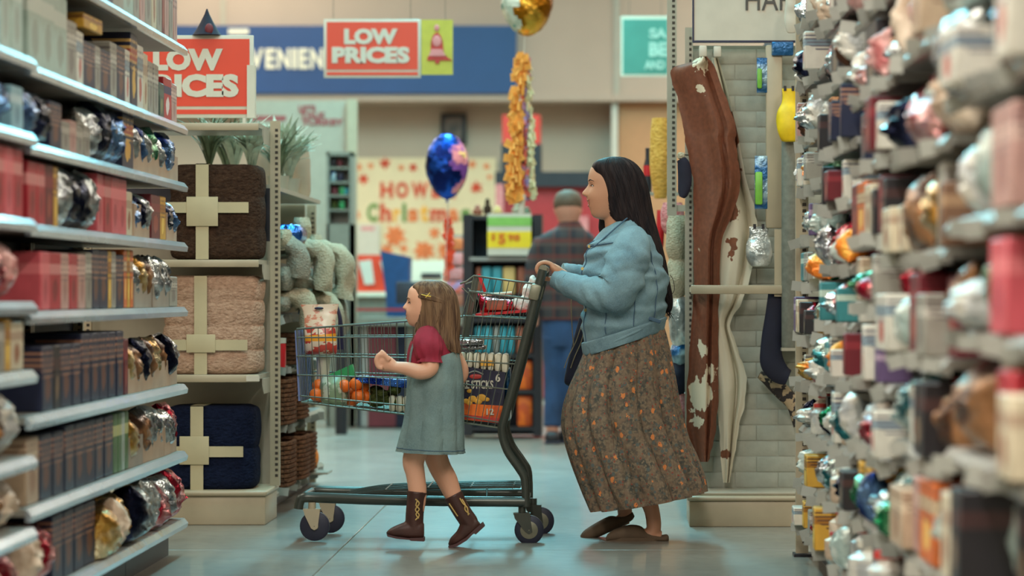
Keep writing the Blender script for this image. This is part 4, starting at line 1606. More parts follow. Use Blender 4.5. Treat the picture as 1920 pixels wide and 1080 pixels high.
# ------------------------------------------------------------------ side run behind the left end display
XS = -1.57
LS = [.12, .42, .70, .95, 1.2]
tbay = bay('cream shelving run of towels and wicker baskets behind the blanket display', XS, 1, 13.3, 15.6, LS, .42, 1.55, 'enamel2', 1, 5)
t = thing('slotted_board', 'cream slotted board closing the towel run beside the faux plants', 'board', (-1.68, 15.72, 0))
MB().box((-1.86, 15.62, 0), (-1.66, 15.66, 1.55)).build('panel', MT['enamel'], t)
upright(t, -1.63, 15.69, 0, 1.55, .05, .03)


def towel(label, y, z, reach, drop, wd, mk, seed):
    """thick folded towel curling over the shelf front"""
    r_ = random.Random(seed)
    mb = MB()
    path = [(-.20, .03), (-.08, .05), (.02, .06), (reach * .6, .055), (reach, .02), (reach * 1.05, -drop * .5), (reach * .98, -drop)]
    pts = crom(path, 5)
    rings = []
    for i, (dx, dz) in enumerate(pts):
        a_ = pts[max(i - 1, 0)]
        b_ = pts[min(i + 1, len(pts) - 1)]
        tx, tz = b_[0] - a_[0], b_[1] - a_[1]
        L_ = math.hypot(tx, tz)
        nx, nz_ = -tz / L_, tx / L_
        ring = []
        for j in range(16):
            th = 2 * math.pi * j / 16
            o = (.03 + .022 * i / len(pts)) * math.sin(th) * (1 + .8 * nz(seed, i * .25, math.cos(th) * 1.6))
            yy = y + math.copysign(abs(math.cos(th)) ** .6, math.cos(th)) * wd / 2 * (1 + .06 * nz(seed, i * .3))
            ring.append(Vector((XS + dx + nx * o, yy, z + .03 + dz + nz_ * o)))
        rings.append(ring)
    mb.rings(rings)
    return tag(mb.build('folded_towel', MT[mk]), label, 'towel', 'towels behind the blanket display')


towel('off-white towel draped over the top shelf end, nearest the slotted post', 13.55, 1.2, .10, .10, .26, 'towel_g', 1)
towel('thick white towel roll hanging furthest out on the top towel shelf', 14.0, 1.2, .17, .16, .26, 'towel_w', 2)
towel('white towel arching over the top shelf beside the furthest-out roll', 14.5, 1.2, .22, .2, .28, 'towel_w', 3)
towel('cream towel at the far end of the top towel shelf', 15.1, 1.2, .12, .12, .3, 'towel_g', 4)
towel('cream towel looped over the lower towel shelf near the post', 13.6, .95, .14, .18, .26, 'towel_w', 6)
towel('long white towel looped over the lower towel shelf', 14.1, .95, .2, .2, .28, 'towel_w', 7)
towel('pale grey towel on the lower towel shelf', 14.7, .95, .18, .14, .3, 'towel_g', 8)
towel('grey towel at the far end of the lower towel shelf', 15.2, .95, .1, .1, .26, 'towel_g', 9)
def soft(name, label, cat, px0, py0, px1, py1, Y, mk, th=.09, seed=1, group=None, k=6):
    """soft lump with uneven outline"""
    mb = MB()
    c = (px0 + px1) / 2
    W = (px1 - px0) / 2
    H = py1 - py0
    st = []
    for i in range(7):
        v = i / 6
        w_ = W * (.55 + .45 * math.sin(math.pi * min(1, v * .9 + .1)) ** .6) * (1 + .12 * nz(seed, v * 4))
        st.append((c - w_, py0 + H * v, c + w_, py0 + H * v, th * (.5 + .5 * math.sin(math.pi * (v * .8 + .1)))))
    sil(mb, st, Y, 22, k, fn=lambda v, a_: 1 + .09 * nz(seed + v * 4, math.cos(a_) * 1.5, math.sin(a_) * 1.5))
    return tag(mb.build(name, MT[mk]), label, cat, group)


for i, (a0, b0, a1, b1, Y_, mk, lb) in enumerate([(516, 430, 548, 470, 13.5, 'towel_w', 'rolled white plush left of the draped towels'), (548, 408, 584, 452, 14.1, 'towel_w', 'round white plush on top of the draped towels'), (576, 440, 606, 492, 14.5, 'towel_w', 'white plush bulging at the far towel'),
                                              (520, 500, 552, 545, 13.5, 'towel_g', 'grey white plush between the towel shelves by the post'), (552, 520, 592, 566, 14.1, 'towel_w', 'white plush hanging between the towel shelves'), (560, 566, 600, 612, 14.2, 'bluepk', 'teal and white pack under the hanging towels'),
                                              (516, 556, 546, 584, 13.5, 'towel_g', 'small pale bundle above the red tin')]):
    soft('plush_bundle', lb, 'plush', a0, b0, a1, b1, Y_, mk, .1, 20 + i, 'plush bundles among the towels')
mb = MB().cbox((XS - .02, 13.85, 1.345), (.24, .3, .1), 0, .045, seg=4)
tag(mb.build('blue_cushion', MT['bluefoil']), 'shiny blue bag lying on top of the white towels', 'bag')
mb = MB().lathe((XS + .0, 13.44, .701), [(.05, 0), (.052, .02), (.052, .11), (.05, .115)], 16)
jar = tag(mb.build('red_tin', MT['cocktail']), 'red tin with a white lid next to the slotted post', 'tin')
MB().lathe((XS + .0, 13.44, .816), [(.053, 0), (.053, .025), (.001, .026)], 16).build('lid', MT['white'], jar)


def basket(label, y, z, h, w, out, seed):
    t = thing('wicker_basket', label, 'basket', (XS - .1 + out, y, z + .001), 'wicker baskets behind the blanket display')
    mb = MB()
    cx = XS - .1 + out
    for k in range(int(h / .022)):
        zz = z + .012 + k * .022
        pts = []
        for j in range(20):
            th = 2 * math.pi * j / 20
            cs, sn = math.cos(th), math.sin(th)
            pts.append((cx + math.copysign(abs(cs) ** .5, cs) * .14 + .004 * math.sin(j * 3.14 + k * 3.14), y + math.copysign(abs(sn) ** .5, sn) * w / 2, zz))
        mb.tube(pts, .012, 6, closed=True)
    mb.build('weave', MT['wicker'], t)
    MB().box((cx - .12, y - w / 2 + .02, z + .003), (cx + .12, y + w / 2 - .02, z + h * .85)).build('lining', MT['fur_brown'], t)
    return t


basket('tall brown wicker basket on the towel run\'s lowest shelf near the post', 13.65, .12, .24, .42, .02, 1)
basket('brown wicker basket in the middle of the towel run\'s lowest shelf', 14.2, .12, .24, .42, .03, 2)
basket('brown wicker basket at the far end of the towel run\'s lowest shelf', 14.85, .12, .2, .42, .0, 3)
basket('dark wicker basket on the towel run\'s second shelf near the post', 13.65, .42, .23, .42, .02, 4)
basket('dark wicker basket in the middle of the towel run\'s second shelf', 14.25, .42, .23, .42, .02, 5)
basket('brown wicker basket on the towel run\'s third shelf', 14.1, .70, .17, .4, .02, 6)
mb = MB()
for j in range(9):
    a_ = 2 * math.pi * j / 9
    mb.ell(P(576, 858, 14.9) + Vector((math.cos(a_) * .028, math.sin(a_) * .028, 0)), (.036, .036, .058), 10, 8)
pk = tag(remesh(mb, .006, 2).build('pumpkin', MT['pumpkin']), 'small orange pumpkin on the low shelf beside the wicker baskets', 'pumpkin')
MB().tube([P(576, 846, 14.9), P(577, 838, 14.9)], .007, 7).build('stem', MT['white'], pk)
MB().box((-1.58, 14.78, .10), (-1.45, 15.02, .11)).build('pumpkin_ledge', MT['enamel2'], tbay)


# faux plants above the towels
def plant(label, px, py, Y, h, n, mk, seed, spread=.5, potmk='enamel2', wide=.012):
    r_ = random.Random(seed)
    q = P(px, py, Y)
    t = thing('faux_plant', label, 'plant', (q.x, q.y, q.z), 'faux plants on the towel run')
    MB().lathe(q, [(.045, 0), (.06, .09), (.052, .09), (.05, .08), (.001, .08)], 14).build('pot', MT[potmk], t)
    mb = MB()
    for i in range(n):
        a_ = r_.uniform(0, 6.28)
        L_ = h * r_.uniform(.6, 1.0)
        lean = spread * r_.uniform(.2, 1)
        b = q + Vector((0, 0, .07))
        p1 = b + Vector((math.cos(a_) * lean * L_ * .35, math.sin(a_) * lean * L_ * .35, L_ * .6))
        p2 = b + Vector((math.cos(a_) * lean * L_, math.sin(a_) * lean * L_, L_ * r_.uniform(.7, 1.0)))
        pts = curve([b, p1, p2], 3)
        side = Vector((-math.sin(a_), math.cos(a_), 0))
        w_ = [wide * .4, wide * .9, wide, wide, wide * .8, wide * .5, .001]
        vs, fs = [], []
        for j, pp in enumerate(pts):
            vs += [pp + side * w_[j], pp - side * w_[j], pp + Vector((0, 0, .003))]
        for j in range(len(pts) - 1):
            for u, v in ((0, 2), (2, 1), (1, 0)):
                fs.append((j * 3 + u, j * 3 + v, j * 3 + 3 + v, j * 3 + 3 + u))
        mb.add(vs, fs)
    o = mb.build('foliage', MT[mk], t)
    o['kind'] = 'stuff'
    return t


ZT = 1.5
s_ = thing('top_shelf', 'cream top shelf of the towel run holding the faux plants', 'shelf', (-1.8, 14.3, 1.56))
MB().box((-1.99, 13.3, 1.552), (-1.57, 15.6, 1.572)).build('shelf', MT['enamel2'], s_)
for i, (xx, yy, h_, n_, mk, lb, sp, wd) in enumerate([
        (-1.90, 13.55, .34, 90, 'leaf', 'green grassy faux plant just behind the dark brown blanket', .7, .007),
        (-1.72, 13.75, .26, 90, 'leaf_pale', 'pale blooming faux plant behind the brown blanket', .6, .02),
        (-1.68, 14.5, .28, 90, 'leaf', 'dark green grassy faux plant in the middle of the top shelf', .9, .006),
        (-1.84, 14.0, .34, 110, 'leaf_pale', 'bushy pale faux plant between the two nearest plants', .8, .012),
        (-1.92, 14.35, .36, 110, 'leaf', 'bushy green faux plant at the back of the top shelf', .8, .010),
        (-1.66, 14.85, .3, 90, 'leaf_pale', 'low pale faux plant beside the tan vases', .8, .016),
        (-1.74, 15.1, .40, 90, 'leaf_pale', 'tall pale feathery faux plant at the far end of the top shelf', .7, .02)]):
    r_ = random.Random(i)
    q = Vector((xx, yy, 1.573))
    px = CX + q.x * FPX / q.y
    py = CY - (q.z - CAMH) * FPX / q.y
    plant(lb, px, py, q.y, h_, n_, mk, 40 + i, sp, 'enamel2', wd)
for i, (xx, yy, h_) in enumerate([(-1.66, 15.42, .3), (-1.80, 14.8, .26)]):
    tag(MB().lathe((xx, yy, 1.573), [(.045, 0), (.055, .05), (.052, h_ * .7), (.04, h_), (.034, h_), (.036, h_ * .8), (.001, h_ * .78)], 18).build('tan_vase', MT['kraft']),
        'tall tan vase among the faux plants, %s' % ('furthest along the top shelf' if i == 0 else 'beside the feathery pale plant'), 'vase', 'tan vases')

# ------------------------------------------------------------------ right end display with cowhides
YD = 12.66
t = thing('hide_display', 'cream end display with painted brick back panel and hanging cowhides', 'display', (.86, 12.9, 0))
xa, xb_ = .392, 1.28
MB().cbox(((xa + xb_) / 2, YD + .22, .058), (xb_ - xa, .44, .116), 0, .005).build('base', MT['enamel'], t)
MB().cbox(((xa + xb_) / 2, YD + .215, .128), (xb_ - xa + .02, .46, .022), 0, .01, seg=3).build('base_rim', MT['enamel'], t)
MB().cbox(((xa + xb_) / 2, YD + .24, .147), (xb_ - xa, .4, .016), 0, .006, seg=3).build('base_deck', MT['enamel2'], t)
pnl = MB().box((.41, 12.9635, .155), (1.27, 13.0, 2.2)).build('brick_panel', MT['mortar'], t)
bricks = [MB().cbox((0, 0, 0), (w_, .014, .069), 0, .004).data('brick', MT['brickw']) for w_ in (.1975, .0975)]
for rr_ in range(28):
    z = .192 + rr_ * .0725
    x = .412
    if rr_ % 2:
        place('brick', bricks[1], (x + .049, 12.967, z), pnl)
        x += .1
    while x + .19 < 1.272:
        place('brick', bricks[0], (x + .099 + rng.uniform(-.001, .001), 12.967 + rng.uniform(-.002, .002), z), pnl)
        x += .2
upright(t, .398, 12.93, .156, 2.28, .036, .03, 'enamel2')
upright(t, 1.27, 12.93, .156, 2.28, .036, .03, 'enamel2')
# cream cross bar and strip
MB().cbox((P(1381, 543, 12.72).x, 12.72, P(1381, 543, 12.72).z), (.415, .02, .04), 0, .004).build('cross_bar', MT['enamel'], t)
q0, q1 = P(1452, 556, 12.73), P(1467, 430, 12.73)
MB().box((q0.x, 12.725, q0.z), (q1.x, 12.74, q1.z)).build('upright_strip', MT['enamel'], t)
MB().box((.40, 12.73, P(0, 543, 12.72).z - .012), (.412, 12.92, P(0, 543, 12.72).z + .012)).build('bar_bracket', MT['enamel'], t)
MB().box((q1.x - .012, 12.74, q0.z + .1), (q1.x, 12.965, q0.z + .12)).build('strip_bracket', MT['enamel'], t)
# header sign
ts = thing('header_sign', 'white header sign with navy border reading HAPPY above the cowhides', 'sign', (.85, 12.9, 2.19))
mb = MB()
a, b = P(1298, 80, 12.88), P(1700, -70, 12.88)
mb.box((a.x, 12.88, a.z), (b.x, 12.9, b.z))
mb.build('board', MT['white'], ts)
mb = MB()
mb.box((a.x, 12.874, a.z), (b.x, 12.88, a.z + .01))
mb.box((a.x, 12.874, b.z - .01), (b.x, 12.88, b.z))
mb.box((a.x, 12.874, a.z + .01), (a.x + .008, 12.88, b.z - .01))
mb.build('border', MT['navy_line'], ts)
mb = MB()
textpx(mb, 'HAPPY', 1398, -22, 1534, 19, 12.876, 0, .002, .0)
mb.build('lettering', mat('dark_grey_print', C(74, 70, 66), .6), ts)


def hide(name, label, st, Y, mk, seed, amp=.03, waves=2.5):
    """hanging hide: rows (py, left px, right px) with folds, real thickness"""
    t = thing(name, label, 'cowhide', P((st[-1][1] + st[-1][2]) / 2, st[-1][0], Y))
    S = crom(st, 7)
    n = 26
    fr, bk = [], []
    for i, (py, xl, xr) in enumerate(S):
        for j in range(n + 1):
            u = j / n
            px = xl + (xr - xl) * u + 2.5 * nz(seed, i * .35, j * 2.0) * (1 if j in (0, n) else .2)
            dy = amp * math.sin(u * waves * 2 * math.pi + .5 * math.sin(i * .12) + seed) + .03 * nz(i * .05, u * 3.5, seed) + .045 * math.exp(-((u - .72 - .05 * math.sin(i * .07)) / .06) ** 2)
            p = P(px, py, Y + dy)
            fr.append(p)
            bk.append(p + Vector((0, .007, 0)))
    m_ = len(S)
    N = len(fr)
    mb = MB()
    fs = []
    for i in range(m_ - 1):
        for j in range(n):
            a_ = i * (n + 1) + j
            fs.append((a_, a_ + 1, a_ + n + 2, a_ + n + 1))
            fs.append((N + a_, N + a_ + n + 1, N + a_ + n + 2, N + a_ + 1))
    for i in range(m_ - 1):
        for j in (0, n):
            a_ = i * (n + 1) + j
            fs.append((a_, a_ + n + 1, N + a_ + n + 1, N + a_))
    for j in range(n):
        fs.append((j, j + 1, N + j + 1, N + j))
        a_ = (m_ - 1) * (n + 1) + j
        fs.append((a_, a_ + 1, N + a_ + 1, N + a_))
    mb.add(fr + bk, fs)
    mb.build('hide', MT[mk], t)
    return t


hb = hide('cowhide', 'brown cowhide with white patches hanging furthest left on the brick display',
          [(106, 1312, 1326), (116, 1296, 1334), (132, 1258, 1343), (180, 1269, 1360), (238, 1281, 1380), (262, 1285, 1378), (300, 1292, 1384), (345, 1300, 1388), (395, 1300, 1376), (450, 1300, 1354), (540, 1301, 1349), (640, 1294, 1347), (720, 1289, 1347), (790, 1287, 1344), (845, 1299, 1334), (866, 1312, 1328)], 12.80, 'hide_brown', 1.2, .035, .95)
q = P(1316, 100, 12.8)
MB().tube([q + Vector((0, -.01, -.02)), q + Vector((0, .0, .015)), (q.x, 12.96, q.z + .02)], .006, 7).build('hook', MT['wire'], hb)
MB().cbox(P(1318, 96, 12.79), (.035, .02, .05), 0, .006).build('clip', MT['white'], hb)
hw = hide('cowhide', 'cream white cowhide hanging half behind the brown one',
          [(108, 1334, 1346), (200, 1345, 1372), (330, 1350, 1398), (380, 1346, 1412), (430, 1344, 1420), (500, 1342, 1410), (560, 1340, 1394), (605, 1338, 1370), (650, 1340, 1382), (700, 1342, 1398), (745, 1344, 1398), (800, 1348, 1386), (860, 1352, 1376), (905, 1356, 1368)], 12.88, 'hide_white', 3.1, .02, .8)
q = P(1340, 102, 12.88)
MB().tube([q, (q.x, 12.96, q.z + .02)], .006, 7).build('hook', MT['wire'], hw)
MB().cbox(P(1345, 97, 12.87), (.035, .02, .05), 0, .006).build('clip', MT['white'], hw)


def hang_hook(t, p):
    MB().tube([p, Vector((p.x, 12.965, p.z + .01))], .003, 6).build('hook', MT['wire'], t)


# rolls and hanging goods right of the hides
t = thing('rug_roll', 'grey rolled rug standing upright at the right of the brick display', 'rug', P(1481, 652, 12.72))
z0, z1 = P(0, 652, 12.72).z, P(0, 262, 12.72).z
q = P(1481, 652, 12.72)
mb = MB().lathe((q.x, q.y, z0), [(.034, 0), (.038, .01), (.038, z1 - z0 - .01), (.034, z1 - z0), (.012, z1 - z0), (.012, z1 - z0 - .02), (.001, z1 - z0 - .02)], 20)
mb.build('roll', MT['grey_roll'], t)
MB().box((q.x - .04, q.y - .04, z0 - .014), (q.x + .08, 12.965, z0)).build('holder_shelf', MT['enamel2'], t)
t = thing('paper_roll', 'beige tall flat panel pack beside the grey rug roll', 'pack', P(1450, 430, 12.8))
mb = MB()
boxpx(mb, 1436, 84, 1467, 428, 12.8, .03, 0, .008)
mb.build('pack', MT['enamel'], t)
mb = MB()
boxpx(mb, 1447, 78, 1488, 104, 12.78, .05, 0, .006)
mb.build('top_clip', MT['bluepk'], t)
hang_hook(t, P(1452, 100, 12.83))
def pouch(name, label, cat, px0, py0, px1, py1, Y, mk, th=.05, neck=.55, seed=1, hook=True):
    """hanging bag: narrow head, round belly"""
    t = thing(name, label, cat, P((px0 + px1) / 2, py1, Y))
    mb = MB()
    W = px1 - px0
    H = py1 - py0
    c = (px0 + px1) / 2
    st = [(c - W * neck / 2, py0, c + W * neck / 2, py0, .008), (c - W * neck / 2, py0 + H * .25, c + W * neck / 2, py0 + H * .25, .012), (c - W * .46, py0 + H * .45, c + W * .44, py0 + H * .45, th * .8), (c - W * .46, py0 + H * .75, c + W * .5, py0 + H * .75, th), (c - W * .3, py0 + H * .97, c + W * .36, py0 + H * .97, th * .6), (c - W * .1, py1, c + W * .12, py1, .004)]
    sil(mb, st, Y, 22, 5, fn=lambda v, a_: 1 + .06 * nz(seed + v * 5, a_ * 1.3))
    mb.build('bag', MT[mk], t)
    if hook:
        hang_hook(t, P(c, py0 + 4, Y))
        for u_ in (-.2, .1):
            mb = MB()
            boxpx(mb, c + W * u_, py0 - 5, c + W * (u_ + .1), py0 + 4, Y - .012, .02)
            mb.build('grip', MT['black'], t)
    return t


pouch('yellow_bag', 'bright yellow cloth bag hanging above the grey rug roll', 'bag', 1455, 166, 1504, 266, 12.66, 'yellow', .045)
for lb, x0_, y0_, x1_, y1_, mk in [('green and blue blister pack hanging high beside the beige panel', 1419, 108, 1439, 174, 'greenpk'), ('green and blue blister pack hanging at woman\'s head height', 1415, 292, 1440, 392, 'greenpk')]:
    t = thing('blister_pack', lb, 'pack', P((x0_ + x1_) / 2, y1_, 12.8), 'green blister packs')
    mb = MB()
    boxpx(mb, x0_, y0_, x1_, y1_, 12.8, .012, 0, .003)
    mb.build('card', MT['bluepk'], t)
    mb = MB()
    boxpx(mb, x0_ + 1, y0_ + (y1_ - y0_) * .3, x1_ - 10, y1_ - 8, 12.78, .022, 0, .008)
    mb.build('blister', MT[mk], t)
    hang_hook(t, P((x0_ + x1_) / 2, y0_ + 3, 12.81))
pouch('clear_pack', 'clear crinkly plastic pack hanging on the brick panel', 'pack', 1397, 425, 1449, 500, 12.82, 'crinkle', .03, .7, 4)
pouch('white_card_pack', 'small white and yellow pack hanging below the header sign', 'pack', 1470, -6, 1497, 62, 12.7, 'white', .012, .8, 6)
def stocking(label, pts, Y, mk, r0, seed):
    t = thing('stocking', label, 'stocking', P(pts[-1][0], max(p_[1] for p_ in pts), Y))
    mb = MB()
    limb(mb, [(x_, y_, 0, r_, .02) for x_, y_, r_ in pts], Y, 18, 6, fn=lambda v, a_: 1 + .05 * nz(seed + v * 4, a_))
    mb.build('sock', MT[mk], t)
    return t


s1 = stocking('long navy stocking hanging from the cream strip', [(1457, 552, 17), (1452, 600, 19), (1446, 650, 20), (1448, 680, 22), (1462, 700, 20), (1478, 708, 15)], 12.76, 'navy', 20, 1)
hang_hook(s1, P(1456, 556, 12.77))
MB().box((P(1466, 556, 12.735).x, 12.73, P(0, 566, 12.73).z), (P(1473, 556, 12.735).x, 12.75, P(0, 548, 12.73).z)).build('peg', MT['wire'], s1)
s2 = stocking('spotted fur stocking low on the brick display', [(1424, 702, 7), (1446, 716, 13), (1470, 738, 15), (1488, 760, 13), (1496, 800, 8)], 12.86, 'leopard', 12, 2)
hang_hook(s2, P(1430, 705, 12.87))
s3 = stocking('black toe of a stocking hanging over the slotted post left of the cowhide', [(1276, 298, 8), (1282, 310, 12), (1284, 340, 13), (1281, 362, 10), (1278, 370, 5)], 12.78, 'navy', 9, 3)
MB().cbox(P(1277, 292, 12.78), (.035, .03, .03), 0, .01).build('cuff', MT['towel_w'], s3)
MB().tube([P(1278, 290, 12.78), (.41, 12.93, P(0, 288, 12.78).z)], .003, 6).build('hook', MT['wire'], s3)

# ------------------------------------------------------------------ side run behind the right end display
XG = .43
gb = bay('shelving run of plush and towels behind the cowhide display', XG, -1, 13.15, 16.4, [.14, .5, .8, 1.12, 1.42], .42, 2.35, 'enamel2', 0)
e = thing('slotted_post', 'upper slotted post left of the brown cowhide', 'post', (.34, 13.16, 0))
upright(e, .325, 13.17, 1.42, 2.5, .045, .03, 'enamel2', 'post')
MB().box((.34, 13.165, 1.44), (.44, 13.175, 1.47)).build('post_bracket', MT['enamel2'], e)


soft('mustard_garment', 'mustard yellow garment hanging behind the woman\'s hair', 'garment', 1218, 222, 1258, 372, 15.2, 'mustard', .1, 2)
mb = MB().lathe(P(1214, 362, 16.2), [(.022, 0), (.024, .02), (.024, .15), (.012, .2), (.012, .26), (.001, .262)], 14)
bt = tag(mb.build('dark_bottle', MT['black']), 'dark bottle with a red and white label left of the mustard garment', 'bottle')
MB().lathe(P(1214, 330, 16.2), [(.0245, 0), (.0245, .06)], 14).build('label_band', MT['cocktail'], bt)
MB().box((.22, 16.0, P(0, 364, 16.2).z - .004), (.46, 16.35, P(0, 362.5, 16.2).z)).build('bottle_shelf', MT['enamel2'], gb)
soft('pink_towel', 'pink folded towel above the white plush behind the woman', 'towel', 1238, 380, 1284, 440, 13.8, 'pinkm', .09, 3)
soft('red_pack', 'red pack beside the pink towel behind the woman\'s hair', 'pack', 1230, 394, 1246, 470, 14.6, 'cocktail', .05, 4)
soft('white_plush', 'white plush toy below the pink towel', 'toy', 1248, 404, 1290, 492, 13.5, 'towel_w', .1, 5)
soft('white_cushion', 'white cushion under the plush toy behind the woman', 'cushion', 1250, 484, 1290, 560, 13.5, 'towel_w', .1, 6)
soft('wrapped_pack', 'clear wrapped white pack level with the woman\'s hair tips', 'pack', 1254, 556, 1290, 650, 13.5, 'crinkle', .09, 7)
soft('teal_pack', 'teal and white pack below the clear wrapped pack', 'pack', 1256, 646, 1290, 684, 13.5, 'bluepk', .08, 8)
soft('navy_pack', 'navy pack on the shelf behind the woman\'s skirt', 'pack', 1252, 680, 1290, 740, 13.5, 'navy', .08, 9)
soft('peach_pack', 'peach pack low behind the woman\'s skirt', 'pack', 1258, 738, 1290, 800, 13.5, 'pinkm', .08, 10)
# ------------------------------------------------------------------ shopping cart
YN, YFAR = 11.84, 12.36
YM = (YN + YFAR) / 2
cart = thing('shopping_cart', 'grey wire shopping cart full of groceries pushed by the woman', 'cart', P(770, 1016, YN))


def N(px, py, far=0.0):
    """point on the cart given by its near-side pixel, moved across the cart by far (0..1)"""
    p = P(px, py, YN)
    return Vector((p.x, YN + (YFAR - YN) * far, p.z))


def wire(mb, pts, r_=.0028, far=None, n=6):
    mb.tube(pts, r_, n)


def lerp(a, b, t_):
    return a + (b - a) * t_


def yat(pts, x):
    for (xa, ya), (xb, yb) in zip(pts, pts[1:]):
        if x <= xb:
            return ya + (yb - ya) * (x - xa) / (xb - xa)
    return pts[-1][1]


rim = [(556, 617), (765, 602), (866, 594), (880, 546), (1002, 562)]
lines = [[(556, 633), (765, 632), (990, 636)], [(556, 668), (765, 671), (974, 683)], [(558, 703), (765, 709), (962, 731)], [(562, 742), (765, 761), (948, 794)]]
bottom = [(565, 754), (765, 778), (940, 803)]
for far, nm in ((0., 'near_side_wires'), (1., 'far_side_wires')):
    mb = MB()
    wire(mb, [N(x, y, far) for x, y in rim], .0042)
    wire(mb, [N(x, y, far) for x, y in bottom], .0042)
    for ln in lines:
        wire(mb, [N(x, y, far) for x, y in ln], .0032)
    wire(mb, [N(872, 592, far), N(986, 598, far)], .003)
    k = 29
    for i in range(k + 1):
        u = i / k
        xb_ = lerp(565, 940, u)
        tilt = 62 * max(0, (u - .45) / .55) ** 1.2
        xt = lerp(557, 938, u) + tilt
        wire(mb, [N(xb_, yat(bottom, xb_), far), N(xt, yat(rim, min(xt, 1001)), far)], .0019, n=5)
    mb.build(nm, MT['wire'], cart)
# floor of the basket and its front
mb = MB()
for i in range(9):
    f_ = (i + .5) / 9
    wire(mb, [N(x, y, f_) for x, y in bottom], .0025, n=5)
for i in range(16):
    x = lerp(565, 940, i / 15)
    wire(mb, [N(x, yat(bottom, x), 0), N(x, yat(bottom, x), 1)], .0025, n=5)
mb.build('basket_floor_wires', MT['wire'], cart)
mb = MB()
for i in range(9):
    f_ = i / 8
    wire(mb, [N(565, 754, f_), N(556, 617, f_)], .0022, n=5)
for y in (617, 668, 703, 742):
    wire(mb, [N(558, y, 0), N(558, y, 1)], .0028, n=5)
mb.build('front_wires', MT['wire'], cart)
mb = MB()
a0, a1, b0, b1 = N(555, 620, .02), N(555, 620, .98), N(561, 752, .02), N(561, 752, .98)
mb.prism([(N(552, 618).x, a0.z), (N(556, 618).x, a0.z), (N(563, 752).x, b0.z), (N(559, 752).x, b0.z)], a0.y, a1.y)
mb.build('front_panel', MT['bluepanel'], cart)
# child seat
mb = MB()
for far in (0.03, .97):
    wire(mb, [N(x, y, far) for x, y in [(862, 532), (874, 528), (888, 517), (1008, 533)]], .0042)
    wire(mb, [N(866, 540, far), N(880, 552, far), N(888, 566, far)], .003)
    wire(mb, [N(888, 517, far), N(866, 640, far)], .0032)
wire(mb, [N(888, 517, .03), N(888, 517, .97)], .0042)
wire(mb, [N(882, 548, .03), N(882, 548, .97)], .003)
for i in range(1, 12):
    f_ = .03 + .94 * i / 12
    wire(mb, [N(888, 517, f_), N(872, 610, f_), N(866, 640, f_)], .0019, n=5)
for i in range(10):
    x = lerp(895, 1002, i / 9)
    wire(mb, [N(x, yat([(888, 517), (1008, 533)], x), .03), N(x - 16, 590, .03)], .0019, n=5)
mb.build('child_seat_wires', MT['wire'], cart)
mb = MB()
mb.prism([(N(890, 588).x, N(890, 588).z), (N(996, 580).x, N(996, 580).z), (N(996, 585).x, N(996, 585).z), (N(890, 593).x, N(890, 593).z)], lerp(YN, YFAR, .06), lerp(YN, YFAR, .94))
mb.build('child_seat_board', MT['cocktail'], cart)
# back gate
mb = MB()
for i in range(11):
    f_ = .04 + .92 * i / 10
    wire(mb, [N(1000, 566, f_), N(940, 800, f_)], .002, n=5)
for y in (620, 680, 740, 798):
    x = lerp(1000, 940, (y - 566) / 234)
    wire(mb, [N(x, y, .02), N(x, y, .98)], .0028, n=5)
mb.build('back_gate_wires', MT['wire'], cart)
# frame
for far in (0., 1.):
    mb = MB()
    pts = curve([N(1018, 506, far), N(1005, 556, far), N(978, 665, far), N(948, 775, far), N(941, 808, far), N(951, 845, far), N(973, 878, far), N(984, 900, far), N(986, 950, far)], 5)
    rr_ = [.019 if i < 20 else .0175 for i in range(len(pts))]
    mb.tube(pts, rr_, 12)
    mb.build('rear_post', MT['frame'], cart)
    mb = MB()
    fin = .10 if far == 0 else .90
    pts = curve([N(984, 941, far), N(850, 940, far), N(700, 938, lerp(far, fin, .5)), N(600, 935, fin), N(566, 935, fin), N(559, 944, fin), N(557, 956, fin)], 6)
    mb.tube(pts, [.022 if i < 24 else .0205 for i in range(len(pts))], 12)
    mb.build('base_tube', MT['frame'], cart)
    mb = MB()
    y0 = N(0, 0, fin).y
    mb.cbox(N(1003, 548, far) + Vector((0, -.002, 0)), (.045, .05, .07), 0, .012, Matrix.Rotation(.25, 3, 'Y'))
    mb.build('handle_bracket', MT['hub'], cart)
mb = MB()
mb.tube([N(564, 936, .1), N(562, 936, .5), N(564, 936, .9)], .018, 10)
mb.tube([N(984, 942, 0), N(984, 942, 1)], .014, 10)
mb.build('cross_tubes', MT['frame'], cart)
mb = MB()
for f_ in (.15, .3, .5, .7, .85):
    wire(mb, curve([N(640, 934, f_), N(720, 922, f_), N(860, 917, f_), N(975, 916, f_)], 4), .005, n=6)
for x in (720, 800, 880, 960):
    wire(mb, [N(x, 921 if x < 800 else 917, .13), N(x, 921 if x < 800 else 917, .87)], .004, n=6)
wire(mb, [N(912, 917, .13), N(912, 938, .05)], .004)
mb.build('lower_rack', MT['frame'], cart)
mb = MB()
mb.tube([N(1018, 504, -.02), N(1018, 504, 1.02)], .017, 14)
mb.build('handle_bar', MT['hub'], cart)


